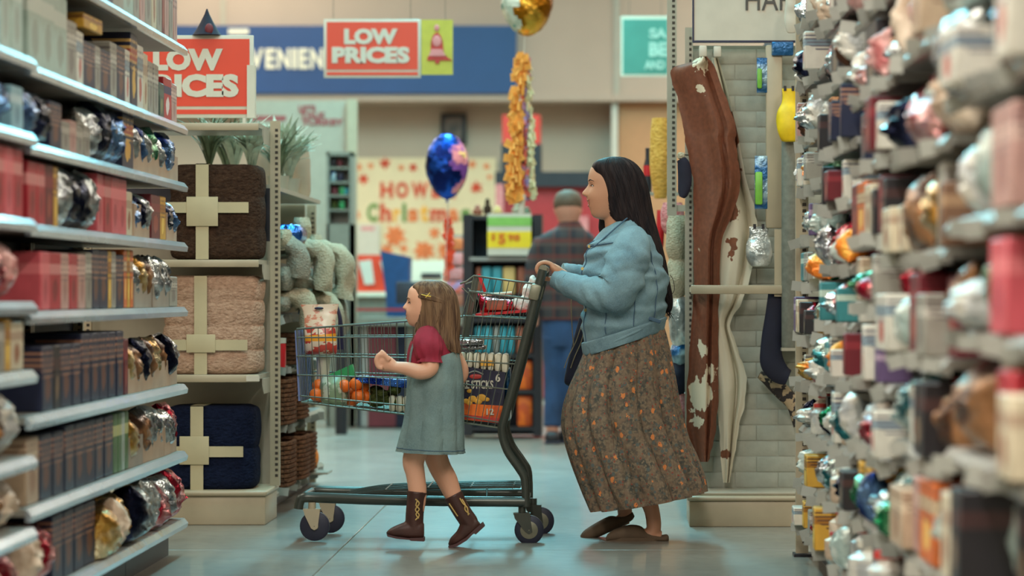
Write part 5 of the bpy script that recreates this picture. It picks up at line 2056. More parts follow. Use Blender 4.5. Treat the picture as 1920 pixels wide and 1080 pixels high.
def caster(px, py, far, wr, front):
    c = N(px, py, far)
    w_ = MB()
    w_.lathe(c, [(wr * .2, -.016), (wr * .86, -.016), (wr, -.010), (wr, .010), (wr * .86, .016), (wr * .2, .016)], 28, 0, 'Y')
    wo = w_.build('wheel', MT['rubber'], cart)
    hr = .45 if front else 1.0
    mb = MB().lathe(c, [(wr * .12 * hr, -.022), (wr * .35 * hr, -.021), (wr * .6 * hr, -.017), (wr * .62 * hr, -.012)], 24, 0, 'Y')
    mb.lathe(c, [(.001, -.026), (wr * .14, -.025), (wr * .16, -.018)], 12, 0, 'Y')
    mb.build('wheel_hub', MT['hub'], wo)
    mb = MB()
    for s_ in (-.024, .024):
        yy = c.y + s_
        top = c + Vector((-.012 if front else -.03, 0, wr * 1.12))
        pts = [(top.x - .035, top.z), (top.x + .035, top.z), (top.x + .035, top.z - .012), (c.x + .014, c.z - .008), (c.x, c.z - .016), (c.x - .014, c.z - .008), (top.x - .03, top.z - .02)]
        mb.prism(pts, yy - .0018, yy + .0018)
    mb.box((top.x - .036, c.y - .026, top.z - .003), (top.x + .036, c.y + .026, top.z + .003))
    mb.lathe((top.x, c.y, top.z), [(.016, 0), (.016, .03)], 12)
    mb.build('caster_fork', MT['enamel'] if front else MT['frame'], cart)


caster(588, 988, .10, .063, True)
caster(600, 988, .86, .063, True)
caster(992, 994, .03, .062, False)
caster(1008, 994, .92, .062, False)

# ------------------------------------------------------------------ groceries in the cart
def zf(px):
    return N(px, yat(bottom, px)).z + .005


t = thing('printed_bag', 'tall cream and red printed bag with handle hole at the cart\'s front', 'bag', P(600, 655, 12.0))
mb = MB()
st = [(564, 571, 636, 570, .006), (569, 588, 632, 588, .014), (571, 605, 630, 605, .03), (570, 630, 630, 630, .045), (570, 655, 632, 655, .045), (572, 664, 630, 664, .02)]
sil(mb, st, 12.02, 26, 6, fn=lambda v, a_: 1 + .03 * nz(v * 9, a_ * 2), pw=2.6)
def m_bagprint():
    t = NT('cream_red_printed_film')
    g = t.coord('Generated')
    x, y, z = t.xyz(g)
    n = t.noise(t.coord('Object', (1, 1, 1.6)), 22, 3)
    c = t.mix(t.ramp(n, .52, .58), C(206, 184, 160), C(190, 120, 96))
    low = t.math('MULTIPLY', t.math('LESS_THAN', z, .55), t.math('GREATER_THAN', n, .5))
    c = t.mix(low, c, C(176, 62, 50))
    ban = t.math('MULTIPLY', t.math('GREATER_THAN', z, .26), t.math('LESS_THAN', t.math('ADD', z, t.math('MULTIPLY', x, -.06)), .36))
    c = t.mix(ban, c, C(224, 146, 36))
    return t.done(c, .3)
mb.build('film', m_bagprint(), t)
mb = MB().ell(P(598, 578, 11.995), (.02, .006, .006), 12, 8)
mb.build('handle_hole', MT['navy_print'], t)
mb = MB()
st = [(628, 572, 634, 572, .02), (634, 600, 642, 600, .03), (632, 655, 646, 655, .04)]
sil(mb, st, 12.1, 16, 5)
tag(mb.build('navy_bottle', MT['navy_print']), 'navy bag edge standing behind the cream printed bag', 'bag')
# crate under the printed bag
mb = MB()
st = [(592, 664, 622, 664, .05), (594, 690, 618, 690, .06), (592, 748, 614, 748, .06)]
sil(mb, st, 12.1, 16, 5)
tag(mb.build('white_carton', MT['white']), 'white carton standing under the cream printed bag', 'carton')
# mesh bag of oranges
ob = thing('orange_bag', 'bag of oranges with sage printed band and green card top', 'bag', P(640, 757, 11.99))
mb = MB()
st = [(606, 705, 650, 703, .03), (600, 720, 652, 720, .07), (600, 745, 652, 748, .075), (606, 757, 648, 761, .05)]
sil(mb, st, 11.99, 24, 6, fn=lambda v, a_: 1.02 + .05 * nz(v * 6, a_ * 2))
mb.build('printed_band', MT['sage'], ob)
mb = MB()
gp = [(613, 704), (660, 683), (667, 707)]
Yg_ = 11.97
mb.prism([(P(x, y, Yg_).x, P(x, y, Yg_).z) for x, y in gp], Yg_, Yg_ + .05)
mb.build('green_card', MT['green'], ob)
op = [(593, 742), (598, 725), (607, 748), (668, 722), (681, 726), (657, 738), (672, 745), (685, 746), (660, 752), (645, 726), (676, 735), (600, 735)]
for i, (x, y) in enumerate(op):
    c = P(x, y - 2, 11.95 + .05 * (i % 3))
    o = MB().ell(c, (.03, .03, .028), 16, 12).build('orange', MT['orange'])
    pos = ['lowest at the bag\'s left', 'upper at the bag\'s left', 'behind the band at left', 'topmost of the right cluster', 'upper right of the cluster', 'left side of the right cluster', 'middle of the right cluster', 'rightmost at the bottom', 'low at the band\'s right edge', 'high at the band\'s right edge', 'centre right of the cluster', 'middle left beside the band'][i]
    tag(o, 'orange in the cart, %s' % pos, 'orange', 'oranges in the mesh bag')
# greens and blue film tray
mb = MB()
for i in range(26):
    r_ = random.Random(i)
    mb.ell(P(r_.uniform(692, 742), r_.uniform(728, 756), 12.02 + r_.uniform(-.07, .07)), (.03, .028, .02), 9, 6)
tag(remesh(mb, .006, 1).build('leafy_greens', MT['greens']), 'dark leafy greens beside the oranges in the cart', 'greens')
mb = MB()
mb.prism([(P(x, y, 11.95).x, P(x, y, 11.95).z) for x, y in [(667, 706), (768, 713), (768, 728), (667, 716)]], 11.93, 12.15)
tag(mb.build('blue_film_tray', MT['bluefoil']), 'shiny blue film pack lying across the greens', 'pack')
mb = MB()
for i in range(3):
    boxpx(mb, 729 + i * 13, 741 + i, 741 + i * 13, 772 + i, 11.93, .1, 0, .012)
tag(mb.build('white_multipack', MT['cream']), 'white multipack beside the girl\'s dress in the cart', 'pack')
mb = MB()
boxpx(mb, 768, 690, 862, 778, 12.05, .2, 0, .01)
tag(mb.build('dark_carton', MT['navy_print']), 'dark carton behind the girl in the cart', 'box')
# snack carton, white rolls on top
sn = thing('snack_carton', 'navy snack carton reading STICKS with orange base in the cart', 'box', P(905, 795, 11.93))
Ys = 11.90
mb = MB()
gp = [(864, 694), (951, 697), (944, 794), (862, 786)]
def pz(x, y, Y=Ys):
    q = P(x, y, Y)
    return (q.x, q.z)
mb.prism([pz(x, y) for x, y in [(862, 686), (947, 698), (942, 797), (862, 786)]], Ys, Ys + .22)
mb.build('carton', MT['navy_print'], sn)
mb = MB()
mb.prism([pz(x, y) for x, y in [(864, 756), (943, 761), (940, 794), (864, 786)]], Ys - .003, Ys + .0)
mb.build('orange_base', MT['orange_pk'], sn)
mb = MB()
mb.prism([pz(x, y) for x, y in [(864, 776), (942, 785), (941, 793), (864, 784)]], Ys - .005, Ys - .003)
mb.build('red_strip', MT['red_print'], sn)
mb = MB().ell(P(892, 706, Ys), (.027, .004, .011), 18, 8)
mb.build('red_badge', MT['red_print'], sn)
mb = MB()
mb.tube(curve([P(874, 702, Ys - .002), P(890, 696, Ys - .002), P(906, 702, Ys - .002)], 5), .003, 6)
mb.build('badge_arc', MT['shelf_metal'], sn)
mb = MB()
textpx(mb, 'RE STICKS', 866, 713, 925, 729, Ys - .004, 0, .002, .03)
textpx(mb, '6', 929, 700, 938, 716, Ys - .004, 0, .002, .03)
textpx(mb, '12', 912, 766, 926, 778, Ys - .007, 0, .002, .03)
mb.build('lettering', MT['white'], sn)
mb = MB()
for x, y, r_ in [(880, 733, 5), (886, 748, 8), (874, 752, 6), (903, 746, 9), (913, 749, 5), (897, 753, 7), (880, 756, 6)]:
    mb.ell(P(x, y, Ys - .001), (r_ * Ys / FPX, .004, r_ * Ys / FPX * .8), 10, 6)
mb.build('nugget_picture', MT['ink_amber'], sn)
for i in range(7):
    x0_ = 861 + i * 13.2
    mb = MB()
    boxpx(mb, x0_, 660 + i * .6, x0_ + 11.8, 689 + i * 1.8, Ys + .01, .2, 0, .012)
    o = tag(mb.build('white_carton_pack', MT['cream']), 'white drink carton on the snack box, %s from the girl' % ordinal(i + 1), 'carton', 'white drink cartons on the snack box')
    if i in (0, 3, 4):
        mb = MB()
        boxpx(mb, x0_ + .5, 676, x0_ + 11.3, 686, Ys + .005, .008)
        mb.build('printed_label', MT['green'] if i == 0 else MT['ink_amber'], o)
mb = MB()
boxpx(mb, 848, 636, 905, 648, Ys + .03, .16, 0, .008)
boxpx(mb, 850, 648, 910, 656, Ys + .05, .16, 0, .006)
tag(mb.build('foil_tray', FO['silver']), 'silver foil trays stacked on the white cartons', 'tray')
mb = MB()
boxpx(mb, 946, 690, 956, 790, 12.0, .2, 0, .01)
tag(mb.build('pale_blue_pack', MT['bluepk']), 'pale blue pack between the snack box and the cart\'s back', 'pack')
# child-seat goods
t = thing('red_snack_bag', 'red and gold snack bag lying in the child seat', 'bag', P(922, 586, 12.0))
mb = MB()
st = [(896, 548, 902, 592, .02), (910, 556, 914, 590, .05), (935, 560, 938, 588, .06), (960, 562, 960, 584, .05), (968, 566, 968, 580, .01)]
sil(mb, st, 12.04, 20, 6, fn=lambda v, a_: 1 + .07 * nz(v * 8, a_ * 2))
mb.build('film', FO['red'], t)
mb = MB()
boxpx(mb, 912, 562, 950, 582, 11.972, .02, 0, .008)
mb.build('gold_label', MT['rust'], t)
mb = MB()
mb.prism([pz(x, y, 11.95) for x, y in [(895, 515), (900, 513), (912, 545), (908, 552)]], 11.95, 11.96)
mb.build('red_tab', MT['cocktail'], t)
mb = MB()
mb.tube([P(905, 553, 11.93), P(960, 549, 11.93)], .006, 8)
tag(mb.build('cream_stick', MT['cream']), 'cream stick lying across the child seat', 'stick')
wb = thing('white_bag', 'white plastic bag bunched in the child seat by the handle', 'bag', P(985, 584, 12.05))
mb = MB()
for x, y, a_, b_ in [(968, 570, 14, 12), (985, 568, 16, 14), (1000, 560, 12, 14), (990, 545, 11, 16), (1000, 528, 8, 12), (980, 578, 16, 8)]:
    mb.ell(P(x, y, 12.05), (a_ * 12.05 / FPX, .05, b_ * 12.05 / FPX), 14, 10)
rm = remesh(mb, .006, 2)
for v in rm.v:
    v += Vector((0, 0, 1)) * .006 * nz(v.x * 40, v.y * 30, v.z * 40) + Vector((1, 0, 0)) * .006 * nz(v.z * 45, v.x * 30, 3)
rm.build('film', MT['whitebag'], wb)
# ------------------------------------------------------------------ people
def head_into(mb, rows, Y0, cx, nose, eye, lip, yaw, n=64, k=5, pw=2.25):
    """head as stacked rings; rows (py, front px, back px, half width m) seen from the side, face toward -X"""
    S = crom(rows, k)
    c0 = P(cx, rows[len(rows) // 2][0], Y0)
    rot = Matrix.Rotation(yaw, 3, 'Z')
    s_ = Y0 / FPX
    rings = []
    ny, nv = [q[0] for q in nose], [q[1] for q in nose]
    e = 2 / pw

    def relief(py, lat):
        f = float(np.interp(py, ny, nv)) * s_ * math.exp(-(lat / (.0088 + .004 * max(0., min(1., (py - ny[0]) / (ny[-1] - ny[0]))))) ** 2)
        for sd in (-1, 1):
            f -= .006 * math.exp(-((lat - sd * eye[1]) / .013) ** 2 - ((py - eye[0]) / 5.) ** 2)
            f += .0045 * math.exp(-((lat - sd * eye[1] * 1.1) / .017) ** 2 - ((py - eye[0] - 15) / 8.) ** 2)
            f += .003 * math.exp(-((lat - sd * eye[1]) / .016) ** 2 - ((py - eye[0] + 9) / 3.) ** 2)
            f += .004 * math.exp(-((lat - sd * .011) / .006) ** 2 - ((py - ny[-2]) / 2.6) ** 2)
        f += .0028 * math.exp(-(lat / .017) ** 2) * (math.exp(-((py - lip[0]) / 2.0) ** 2) + math.exp(-((py - lip[1]) / 2.2) ** 2))
        return f

    for py, fr, bk, wd in S:
        z = P(0, py, Y0).z
        ring = []
        for j in range(n):
            th = 2 * math.pi * j / n
            cs, sn = math.cos(th), math.sin(th)
            cs = math.copysign(abs(cs) ** e, cs)
            sn = math.copysign(abs(sn) ** e, sn)
            lat = wd * sn
            fwd = (fr if cs > 0 else bk) * s_ * cs
            if cs > 0:
                fwd += relief(py, lat)
            p = rot @ Vector((-fwd, lat, 0))
            ring.append(Vector((c0.x + p.x, Y0 + p.y, z)))
        rings.append(ring)
    mb.rings(rings)
    SP = np.array(S)

    def pt(py, off, lat):
        """point off metres outside the face surface at height py and sideways lat"""
        fr = float(np.interp(py, SP[:, 0], SP[:, 1]))
        wd = float(np.interp(py, SP[:, 0], SP[:, 3]))
        u = min(.999, abs(lat) / wd)
        fwd = fr * s_ * max(0., 1 - u ** pw) ** (1 / pw) + relief(py, lat) + off
        p = rot @ Vector((-fwd, lat, 0))
        return Vector((c0.x + p.x, Y0 + p.y, P(0, py, Y0).z))
    return pt, rot


def grip_hand(mb, Yh, fr=.0095, sgn=1):
    """hand closed over the cart handle (bar along Y)"""
    for i, (w_, l_) in enumerate([(0, .94), (.0195, 1.0), (.039, 1.0), (.058, .9)]):
        d = -.03 + w_
        pts = [(1040, 501), (1031, 494.5), (1020, 492), (1010.5, 496), (1006.5, 504.5), (1010, 513), (1017, 516)]
        m_ = len(pts) if l_ > .95 else len(pts) - 1
        limb(mb, [(x, y, d, 4.7 - .15 * q, fr - .0003 * q) for q, (x, y) in enumerate(pts[:m_])], Yh, 10, 4)
    limb(mb, [(1060, 519, 0, 11, .026), (1050, 514, 0, 11.5, .034), (1042, 506, 0, 10, .041), (1034, 499, 0, 7, .041)], Yh, 16, 5)
    limb(mb, [(1046, 515, .03 * sgn, 6, .011), (1036, 522, .046 * sgn, 5, .010), (1024, 523, .04 * sgn, 4.4, .009), (1014, 521, .034 * sgn, 3.6, .008)], Yh, 10, 5)


# ---------------------------------------------------------------- woman
WY = 12.04
wm = thing('person', 'woman in a denim jacket and long floral skirt pushing the cart', 'person', (P(1190, 1010, WY).x, WY, 0))
mb = MB()
rowsW = [(296, 4, 4, .012), (301, 24, 24, .046), (311, 38, 40, .064), (322, 44, 47, .072), (335, 46.5, 51, .077), (345, 45.5, 52, .078), (355, 46, 51, .077), (365, 47.5, 48, .074), (373, 48.5, 44, .070),
         (380, 47, 40, .066), (387, 45, 36, .061), (395, 42.5, 31, .054), (402, 40.5, 26, .046), (408, 35, 20, .034), (412, 22, 10, .016)]
ptW, rotW = head_into(mb, rowsW, WY, 1149, [(343, 0), (350, 3), (356, 8), (361, 12), (364.5, 12), (367, 8), (370, 0)], (349.5, .031), (374.5, 387), .14)
limb(mb, [(1154, 385, 0, 26, .052), (1158, 410, 0, 25, .052), (1163, 440, 0, 28, .06)], WY, 24, 5)
sil(mb, [(1145, 424, 1192, 420, .06), (1128, 446, 1212, 438, .15), (1114, 480, 1226, 476, .175), (1110, 530, 1232, 525, .165), (1112, 590, 1232, 575, .155), (1116, 640, 1230, 625, .165), (1122, 690, 1226, 690, .16), (1140, 720, 1210, 720, .12)], WY, 32, 5)
# arms and gripping hands
limb(mb, [(1178, 462, -.15, 22, .05), (1172, 500, -.19, 22, .05), (1156, 550, -.21, 20, .045), (1115, 548, -.19, 16, .036), (1065, 524, -.12, 11, .028), (1048, 514, -.10, 10, .028)], WY, 18, 5)
grip_hand(mb, WY - .09)
limb(mb, [(1172, 462, .15, 22, .05), (1150, 510, .19, 21, .05), (1120, 530, .21, 18, .045), (1085, 515, .19, 14, .034), (1058, 512, .16, 10, .028)], WY, 18, 5)
grip_hand(mb, WY + .15, sgn=-1)
# legs and feet
limb(mb, [(1175, 690, -.08, 36, .085), (1168, 780, -.085, 30, .07), (1172, 840, -.085, 24, .058), (1198, 900, -.085, 22, .052), (1220, 950, -.085, 15, .036), (1226, 985, -.085, 14, .033), (1222, 1004, -.085, 13, .034)], WY, 20, 5)
limb(mb, [(1240, 1006, -.085, 10, .03), (1215, 1003, -.085, 12, .034), (1180, 1004, -.085, 11, .04), (1152, 1009, -.085, 6, .036)], WY, 16, 5)
limb(mb, [(1175, 690, .08, 36, .085), (1162, 780, .085, 30, .07), (1158, 840, .085, 24, .058), (1162, 900, .085, 21, .05), (1170, 945, .085, 15, .036), (1172, 968, .085, 13, .033)], WY, 20, 5)
limb(mb, [(1178, 972, .085, 10, .03), (1150, 982, .085, 12, .034), (1120, 996, .085, 10, .038), (1098, 1004, .085, 6, .034)], WY, 16, 5)
body = remesh(mb, .0036, 3).build('body', MT['skin'], wm)
# face details
def face(pt, rot, person, ey, el, brow, lu, ll, cw, browm, lipm, smile, k=1.0):
    for sd in (-1, 1):
        eo = MB().ell(pt(ey, -.004, sd * el), (.0075 * k, .0105 * k, .0042 * k), 14, 10, 0, rot).build('eye', MT['eyew'], person)
        MB().ell(pt(ey, -.0008, sd * (el - .001)), (.0045 * k, .0055 * k, .0041 * k), 12, 8, 0, rot).build('iris', MT['eye'], eo)
        MB().tube(curve([pt(ey - .4, .0008, sd * (el - .012)), pt(ey - 2.4, .0012, sd * el), pt(ey + .2, .0006, sd * (el + .013))], 4), .0016, 6).build('lash', MT['eye'], eo)
        MB().tube(curve([pt(brow + 1.2, .0002, sd * (el - .018)), pt(brow - 1.2, .0004, sd * (el - .002)), pt(brow + 1.6, -.0002, sd * (el + .017))], 5), [.0014, .002, .0024, .0026, .0026, .0024, .0022, .002, .0016, .0012, .0007], 6).build('eyebrow', MT[browm], person)
    up = [pt(lu + .2 - smile * (abs(t_) ** 1.5), -.0006, t_ * cw) for t_ in np.linspace(-1, 1, 11)]
    lo = [pt(lu + (ll - lu) * (1 - abs(t_) ** 1.7) - smile * (abs(t_) ** 1.5), -.0006, t_ * cw) for t_ in np.linspace(-1, 1, 11)]
    rr_ = [.0007, .0013, .0018, .0022, .0024, .0023, .0024, .0022, .0018, .0013, .0007]
    MB().tube(up, rr_, 8).build('upper_lip', lipm, person)
    MB().tube(lo, [q * 1.25 for q in rr_], 8).build('lower_lip', lipm, person)
    return up, lo


up, lo = face(ptW, rotW, wm, 349.5, .031, 339, 376.5, 386.5, .029, 'hair', MT['lips'], 2.6)
mb = MB()
vs = []
for p_, q_ in zip(up[1:-1], lo[1:-1]):
    vs += [p_ + Vector((.0015, 0, -.001)), q_ + Vector((.0015, 0, .002)), p_ + Vector((.006, 0, -.001)), q_ + Vector((.006, 0, .002))]
fs = []
for i in range(8):
    o_ = i * 4
    fs += [(o_, o_ + 1, o_ + 5, o_ + 4), (o_ + 2, o_ + 6, o_ + 7, o_ + 3), (o_, o_ + 4, o_ + 6, o_ + 2), (o_ + 1, o_ + 3, o_ + 7, o_ + 5)]
mb.add(vs, fs)
mb.build('teeth', MT['teeth'], wm)
# hair
hst = [(1149, 293.5, 1153, 293.5, .004), (1130, 297, 1172, 296, .045), (1115, 304, 1190, 306, .074), (1110, 316, 1203, 322, .086), (1118, 333, 1211, 342, .092), (1126, 352, 1217, 365, .094), (1132, 373, 1222, 392, .093), (1139, 394, 1227, 416, .094), (1150, 412, 1233, 438, .095), (1170, 430, 1240, 462, .094),
       (1186, 455, 1247, 490, .088), (1202, 488, 1253, 522, .078), (1216, 520, 1258, 548, .064), (1230, 548, 1261, 566, .045), (1243, 571, 1260, 578, .022), (1250, 586, 1256, 587, .004)]
mb = MB()
def hfn(v, a_):
    return 1 + (.002 + .04 * v) * math.sin(a_ * 13 + 3 * math.sin(v * 7)) + (.006 + .03 * v) * nz(v * 6, math.cos(a_) * 2, math.sin(a_) * 2)
rings = sil(mb, hst, WY, 64, 7, fn=hfn, pw=2.9)
hair = mb.build('hair', MT['hair'], wm)
mb = MB()
rh = random.Random(4)
def strands(mb, rings, count, starts, rad, wave, tips, rh):
    n = len(rings[0])
    for q in range(count):
        j = rh.randrange(n)
        i0 = rh.choice(starts)
        if math.cos(2 * math.pi * j / n) > .3 and i0 < 40:
            i0 = 40
        i1 = len(rings) - rh.choice([0, 0, 4, 10, 18])
        ph, dr = rh.uniform(0, 6.28), rh.uniform(-2.5, 2.5)
        pts = []
        for i in range(i0, i1, 3):
            ctr = sum(rings[i], Vector()) / n
            v = i / len(rings)
            u = j + dr * v + 1.2 * math.sin(v * 9 + ph) * v
            a_ = int(math.floor(u))
            f_ = u - a_
            pp = rings[i][a_ % n].lerp(rings[i][(a_ + 1) % n], f_)
            pts.append(ctr + (pp - ctr) * 1.012)
        if len(pts) < 4:
            continue
        if rh.random() < .5 and i1 == len(rings):
            pts.append(pts[-1] + Vector((rh.uniform(-tips, tips), rh.uniform(-tips, tips), -rh.uniform(.01, .035))))
        mb.tube(pts, [rad * math.sin(math.pi * (i + .6) / (len(pts) + .2)) + .0005 for i in range(len(pts))], 6)


strands(mb, rings, 150, [4, 7, 10, 16, 26, 38], .0024, 0, .02, rh)
# curling wisps at the back and below the chin
mb.tube(curve([P(1252, 560, WY), P(1264, 545, WY), P(1262, 525, WY), P(1256, 515, WY)], 5), .0014, 5)
mb.tube(curve([P(1180, 425, WY - .07), P(1178, 450, WY - .14), P(1190, 462, WY - .15), P(1200, 466, WY - .1)], 5), .0022, 5)
mb.tube(curve([P(1222, 470, WY - .09), P(1226, 500, WY - .12), P(1226, 545, WY - .14), P(1240, 580, WY - .1)], 5), .002, 5)
o = mb.build('strands', MT['hair'], hair)
mb = MB()
limb(mb, [(1136, 392, .05, 10, .03), (1134, 412, .06, 11, .03), (1130, 428, .06, 8, .02), (1128, 440, .06, 3, .008)], WY, 14, 5)
mb.build('front_lock', MT['hair'], hair)

# denim jacket
def folds(seed, k, vr, amp, wid, ar=(0, 2 * math.pi)):
    r_ = random.Random(seed)
    F = [(r_.uniform(*vr), r_.uniform(*ar), r_.uniform(-.09, .09), r_.uniform(*wid), r_.uniform(.5, 1) * amp, r_.uniform(.5, 1.1)) for _ in range(k)]

    def f(v, a_):
        s_ = 0.
        for v0, a0, sl, w_, am, ext in F:
            da = (a_ - a0 + math.pi) % (2 * math.pi) - math.pi
            if abs(da) > 2.2 * ext:
                continue
            d = (v - v0 - sl * da) / w_
            if abs(d) < 3:
                s_ += am * (math.exp(-d * d) - .7 * math.exp(-((d - 1.5) ** 2))) * math.exp(-(da / ext) ** 2)
        return s_
    return f


JF = folds(3, 40, (.05, .8), .055, (.018, .035))
def jfn(v, a_):
    f = nz(v * 5 + math.cos(a_) * 1.2, math.sin(a_) * 2.2 + v * 2, 1.5)
    return 1 + .045 * f + JF(v, a_)
jst = [(1098, 664, 1240, 616, .205), (1093, 640, 1246, 596, .215), (1091, 600, 1250, 568, .222), (1093, 550, 1252, 532, .222), (1094, 504, 1246, 494, .222), (1101, 470, 1234, 456, .205), (1110, 454, 1216, 432, .165), (1124, 444, 1200, 418, .105), (1134, 436, 1192, 412, .07)]
mb = MB()
jr = sil(mb, jst, WY, 56, 11, fn=jfn)
jk = mb.build('denim_jacket', MT['denim'], wm)
# waistband
mb = MB()
sil(mb, [(1097, 667, 1241, 619, .207), (1094, 668, 1245, 619, .214), (1091, 655, 1248, 606, .218), (1090, 644, 1250, 595, .222), (1094, 643, 1246, 594, .216)], WY, 56, 3, fn=lambda v, a_: 1 + .01 * nz(math.cos(a_) * 6, math.sin(a_) * 6))
mb.build('waistband', MT['denim'], jk)
mb = MB()
def on_jacket(v, th, off=1.012):
    i = min(len(jr) - 1, max(0, int(v * (len(jr) - 1))))
    ring = jr[i]
    ctr = sum(ring, Vector()) / len(ring)
    p = ring[int(th / (2 * math.pi) * 56) % 56]
    return ctr + (p - ctr) * off
def seam(pts, r_=.0022):
    mb.tube(curve(pts, 4), r_, 5)
seam([on_jacket(.12, t_) for t_ in np.linspace(3.3, 6.1, 14)])
seam([on_jacket(v, 4.0) for v in np.linspace(.14, .62, 10)])
seam([on_jacket(v, 4.5) for v in np.linspace(.14, .5, 10)])
seam([on_jacket(v, 5.2) for v in np.linspace(.14, .5, 10)])
seam([on_jacket(v, 6.0) for v in np.linspace(.05, .85, 14)])
seam([on_jacket(.68, t_) for t_ in np.linspace(5.0, 6.2, 8)])
mb.build('stitching', MT['denim_seam'], jk)
mb = MB()
mb.cbox(on_jacket(.16, 4.15, 1.01), (.09, .012, .016), 0, .004, Matrix.Rotation(.33, 3, 'Y'))
mb.build('side_tab', MT['denim_seam'], jk)
mb = MB()
for v in (.10, .3, .5, .68):
    p = on_jacket(v, 6.05, 1.02)
    mb.lathe(p, [(.001, -.006), (.007, -.006), (.007, 0)], 10, 0, 'Y')
mb.build('button', MT['gold'], jk)
# collar
mb = MB()
sil(mb, [(1102, 470, 1214, 436, .146), (1104, 463, 1214, 426, .148), (1117, 444, 1206, 406, .112), (1130, 430, 1198, 398, .08), (1134, 429, 1195, 398, .072), (1128, 444, 1196, 416, .085)], WY, 40, 4, cap=False, fn=lambda v, a_: 1 + .02 * nz(v * 3, math.cos(a_) * 3, math.sin(a_) * 3))
cl = mb.build('collar', MT['denim'], jk)
mb = MB()
mb.tube(curve([P(1176, 409, WY - .095), P(1158, 424, WY - .128), P(1138, 442, WY - .14), P(1120, 458, WY - .125), P(1107, 468, WY - .085)], 6), .0034, 6)
mb.build('collar_edge', MT['denim_seam'], cl)
# sleeves
SF = folds(8, 60, (.16, .97), .085, (.014, .028))
def sfn(v, a_):
    return 1 + .05 * nz(v * 7, math.cos(a_) * 1.8, math.sin(a_) * 1.8 + 4) + SF(v, a_) * min(1, v * 5)
mb = MB()
limb(mb, [(1190, 440, -.09, 22, .05), (1184, 462, -.15, 36, .075), (1172, 505, -.20, 40, .085), (1154, 546, -.22, 40, .085), (1120, 550, -.20, 31, .07), (1080, 538, -.15, 24, .055), (1052, 527, -.11, 19, .045), (1042, 523, -.10, 17, .042)], WY, 48, 14, fn=sfn)
sl = mb.build('near_sleeve', MT['denim'], jk)
mb = MB()
limb(mb, [(1062, 531, -.125, 20.5, .049), (1050, 526, -.108, 19, .047), (1040, 522, -.098, 18, .045)], WY, 28, 5)
mb.build('cuff', MT['denim'], sl)
mb = MB()
limb(mb, [(1180, 440, .09, 22, .05), (1172, 470, .16, 34, .075), (1146, 512, .2, 32, .08), (1118, 528, .21, 26, .07), (1085, 515, .19, 19, .05), (1062, 508, .165, 14, .042), (1055, 507, .16, 13, .04)], WY, 28, 7, fn=sfn)
mb.build('far_sleeve', MT['denim'], jk)
# skirt
def kfn(v, a_):
    w_ = (.012 + .075 * min(1, v * 1.6))
    ph = 6.5 * a_ + .9 * math.sin(2.2 * v + a_) + .8 * math.sin(2 * a_)
    big = 2 * abs(math.sin(ph)) ** .6 - 1.25
    return 1 + w_ * big + .012 * math.sin(31 * a_ + 5 * v) * (1 - .6 * v) + .05 * v * nz(v * 3, math.cos(a_) * 2.2, math.sin(a_) * 2.2)
kst = [(1108, 618, 1238, 604, .185), (1102, 640, 1246, 618, .195), (1090, 676, 1253, 650, .21), (1070, 725, 1262, 705, .235), (1060, 765, 1270, 758, .25), (1060, 805, 1282, 812, .262), (1074, 862, 1302, 858, .27), (1094, 918, 1316, 896, .275), (1111, 957, 1321, 921, .28)]
mb = MB()
sil(mb, kst, WY, 130, 9, fn=kfn)
# lift the hem toward the trailing edge as it swings
mb.build('floral_skirt', MT['floral'], wm)
# clogs
mb = MB()
sil(mb, [(1137, 1006, 1137, 1012, .012), (1141, 1000, 1140, 1014, .03), (1156, 991, 1156, 1015, .046), (1180, 984, 1180, 1016, .048), (1200, 986, 1200, 1016, .044), (1214, 996, 1213, 1016, .04), (1236, 1003, 1236, 1016, .038), (1250, 1002, 1250, 1016, .034), (1254, 1006, 1254, 1013, .012)], WY - .085, 24, 6, pw=2.4)
cg = mb.build('near_clog', MT['clog'], wm)
q = P(1194, 1010, WY - .085)
mb = MB()
z0 = .0
mb.lathe((0, 0, 0), [(1, 0), (1, .016)], 28)
for v in mb.v:
    x_ = v.x
    v.x = q.x + x_ * .132
    v.y = q.y + v.y * (.05 - .006 * x_)
mb.build('clog_sole', MT['clog'], cg)
mb = MB()
sil(mb, [(1088, 1004, 1090, 1012, .012), (1096, 994, 1100, 1013, .036), (1118, 980, 1124, 1006, .046), (1142, 968, 1150, 994, .046), (1158, 968, 1164, 988, .042), (1178, 962, 1184, 976, .036), (1186, 960, 1190, 968, .014)], WY + .085, 24, 6, pw=2.4)
mb.build('far_clog', MT['clog'], wm)
# handbag carried at the far side
hb = thing('handbag', 'black handbag with thin straps hanging at the woman\'s far side', 'bag', P(1080, 722, WY + .27))
mb = MB()
sil(mb, [(1086, 596, 1112, 600, .02), (1074, 640, 1112, 640, .04), (1062, 690, 1112, 690, .05), (1058, 716, 1112, 720, .045), (1066, 724, 1110, 724, .02)], WY + .29, 24, 5, pw=3)
mb.build('bag_body', MT['navy'], hb)
mb = MB()
for pts in ([(1092, 500), (1088, 520), (1074, 545), (1071, 570), (1073, 620), (1076, 650)], [(1094, 598), (1080, 640), (1066, 668), (1058, 690)], [(1098, 606), (1090, 640), (1078, 668), (1070, 690)]):
    mb.tube(curve([P(x, y, WY + .235) for x, y in pts], 4), .0022, 6)
mb.build('strap', MT['twine'], hb)

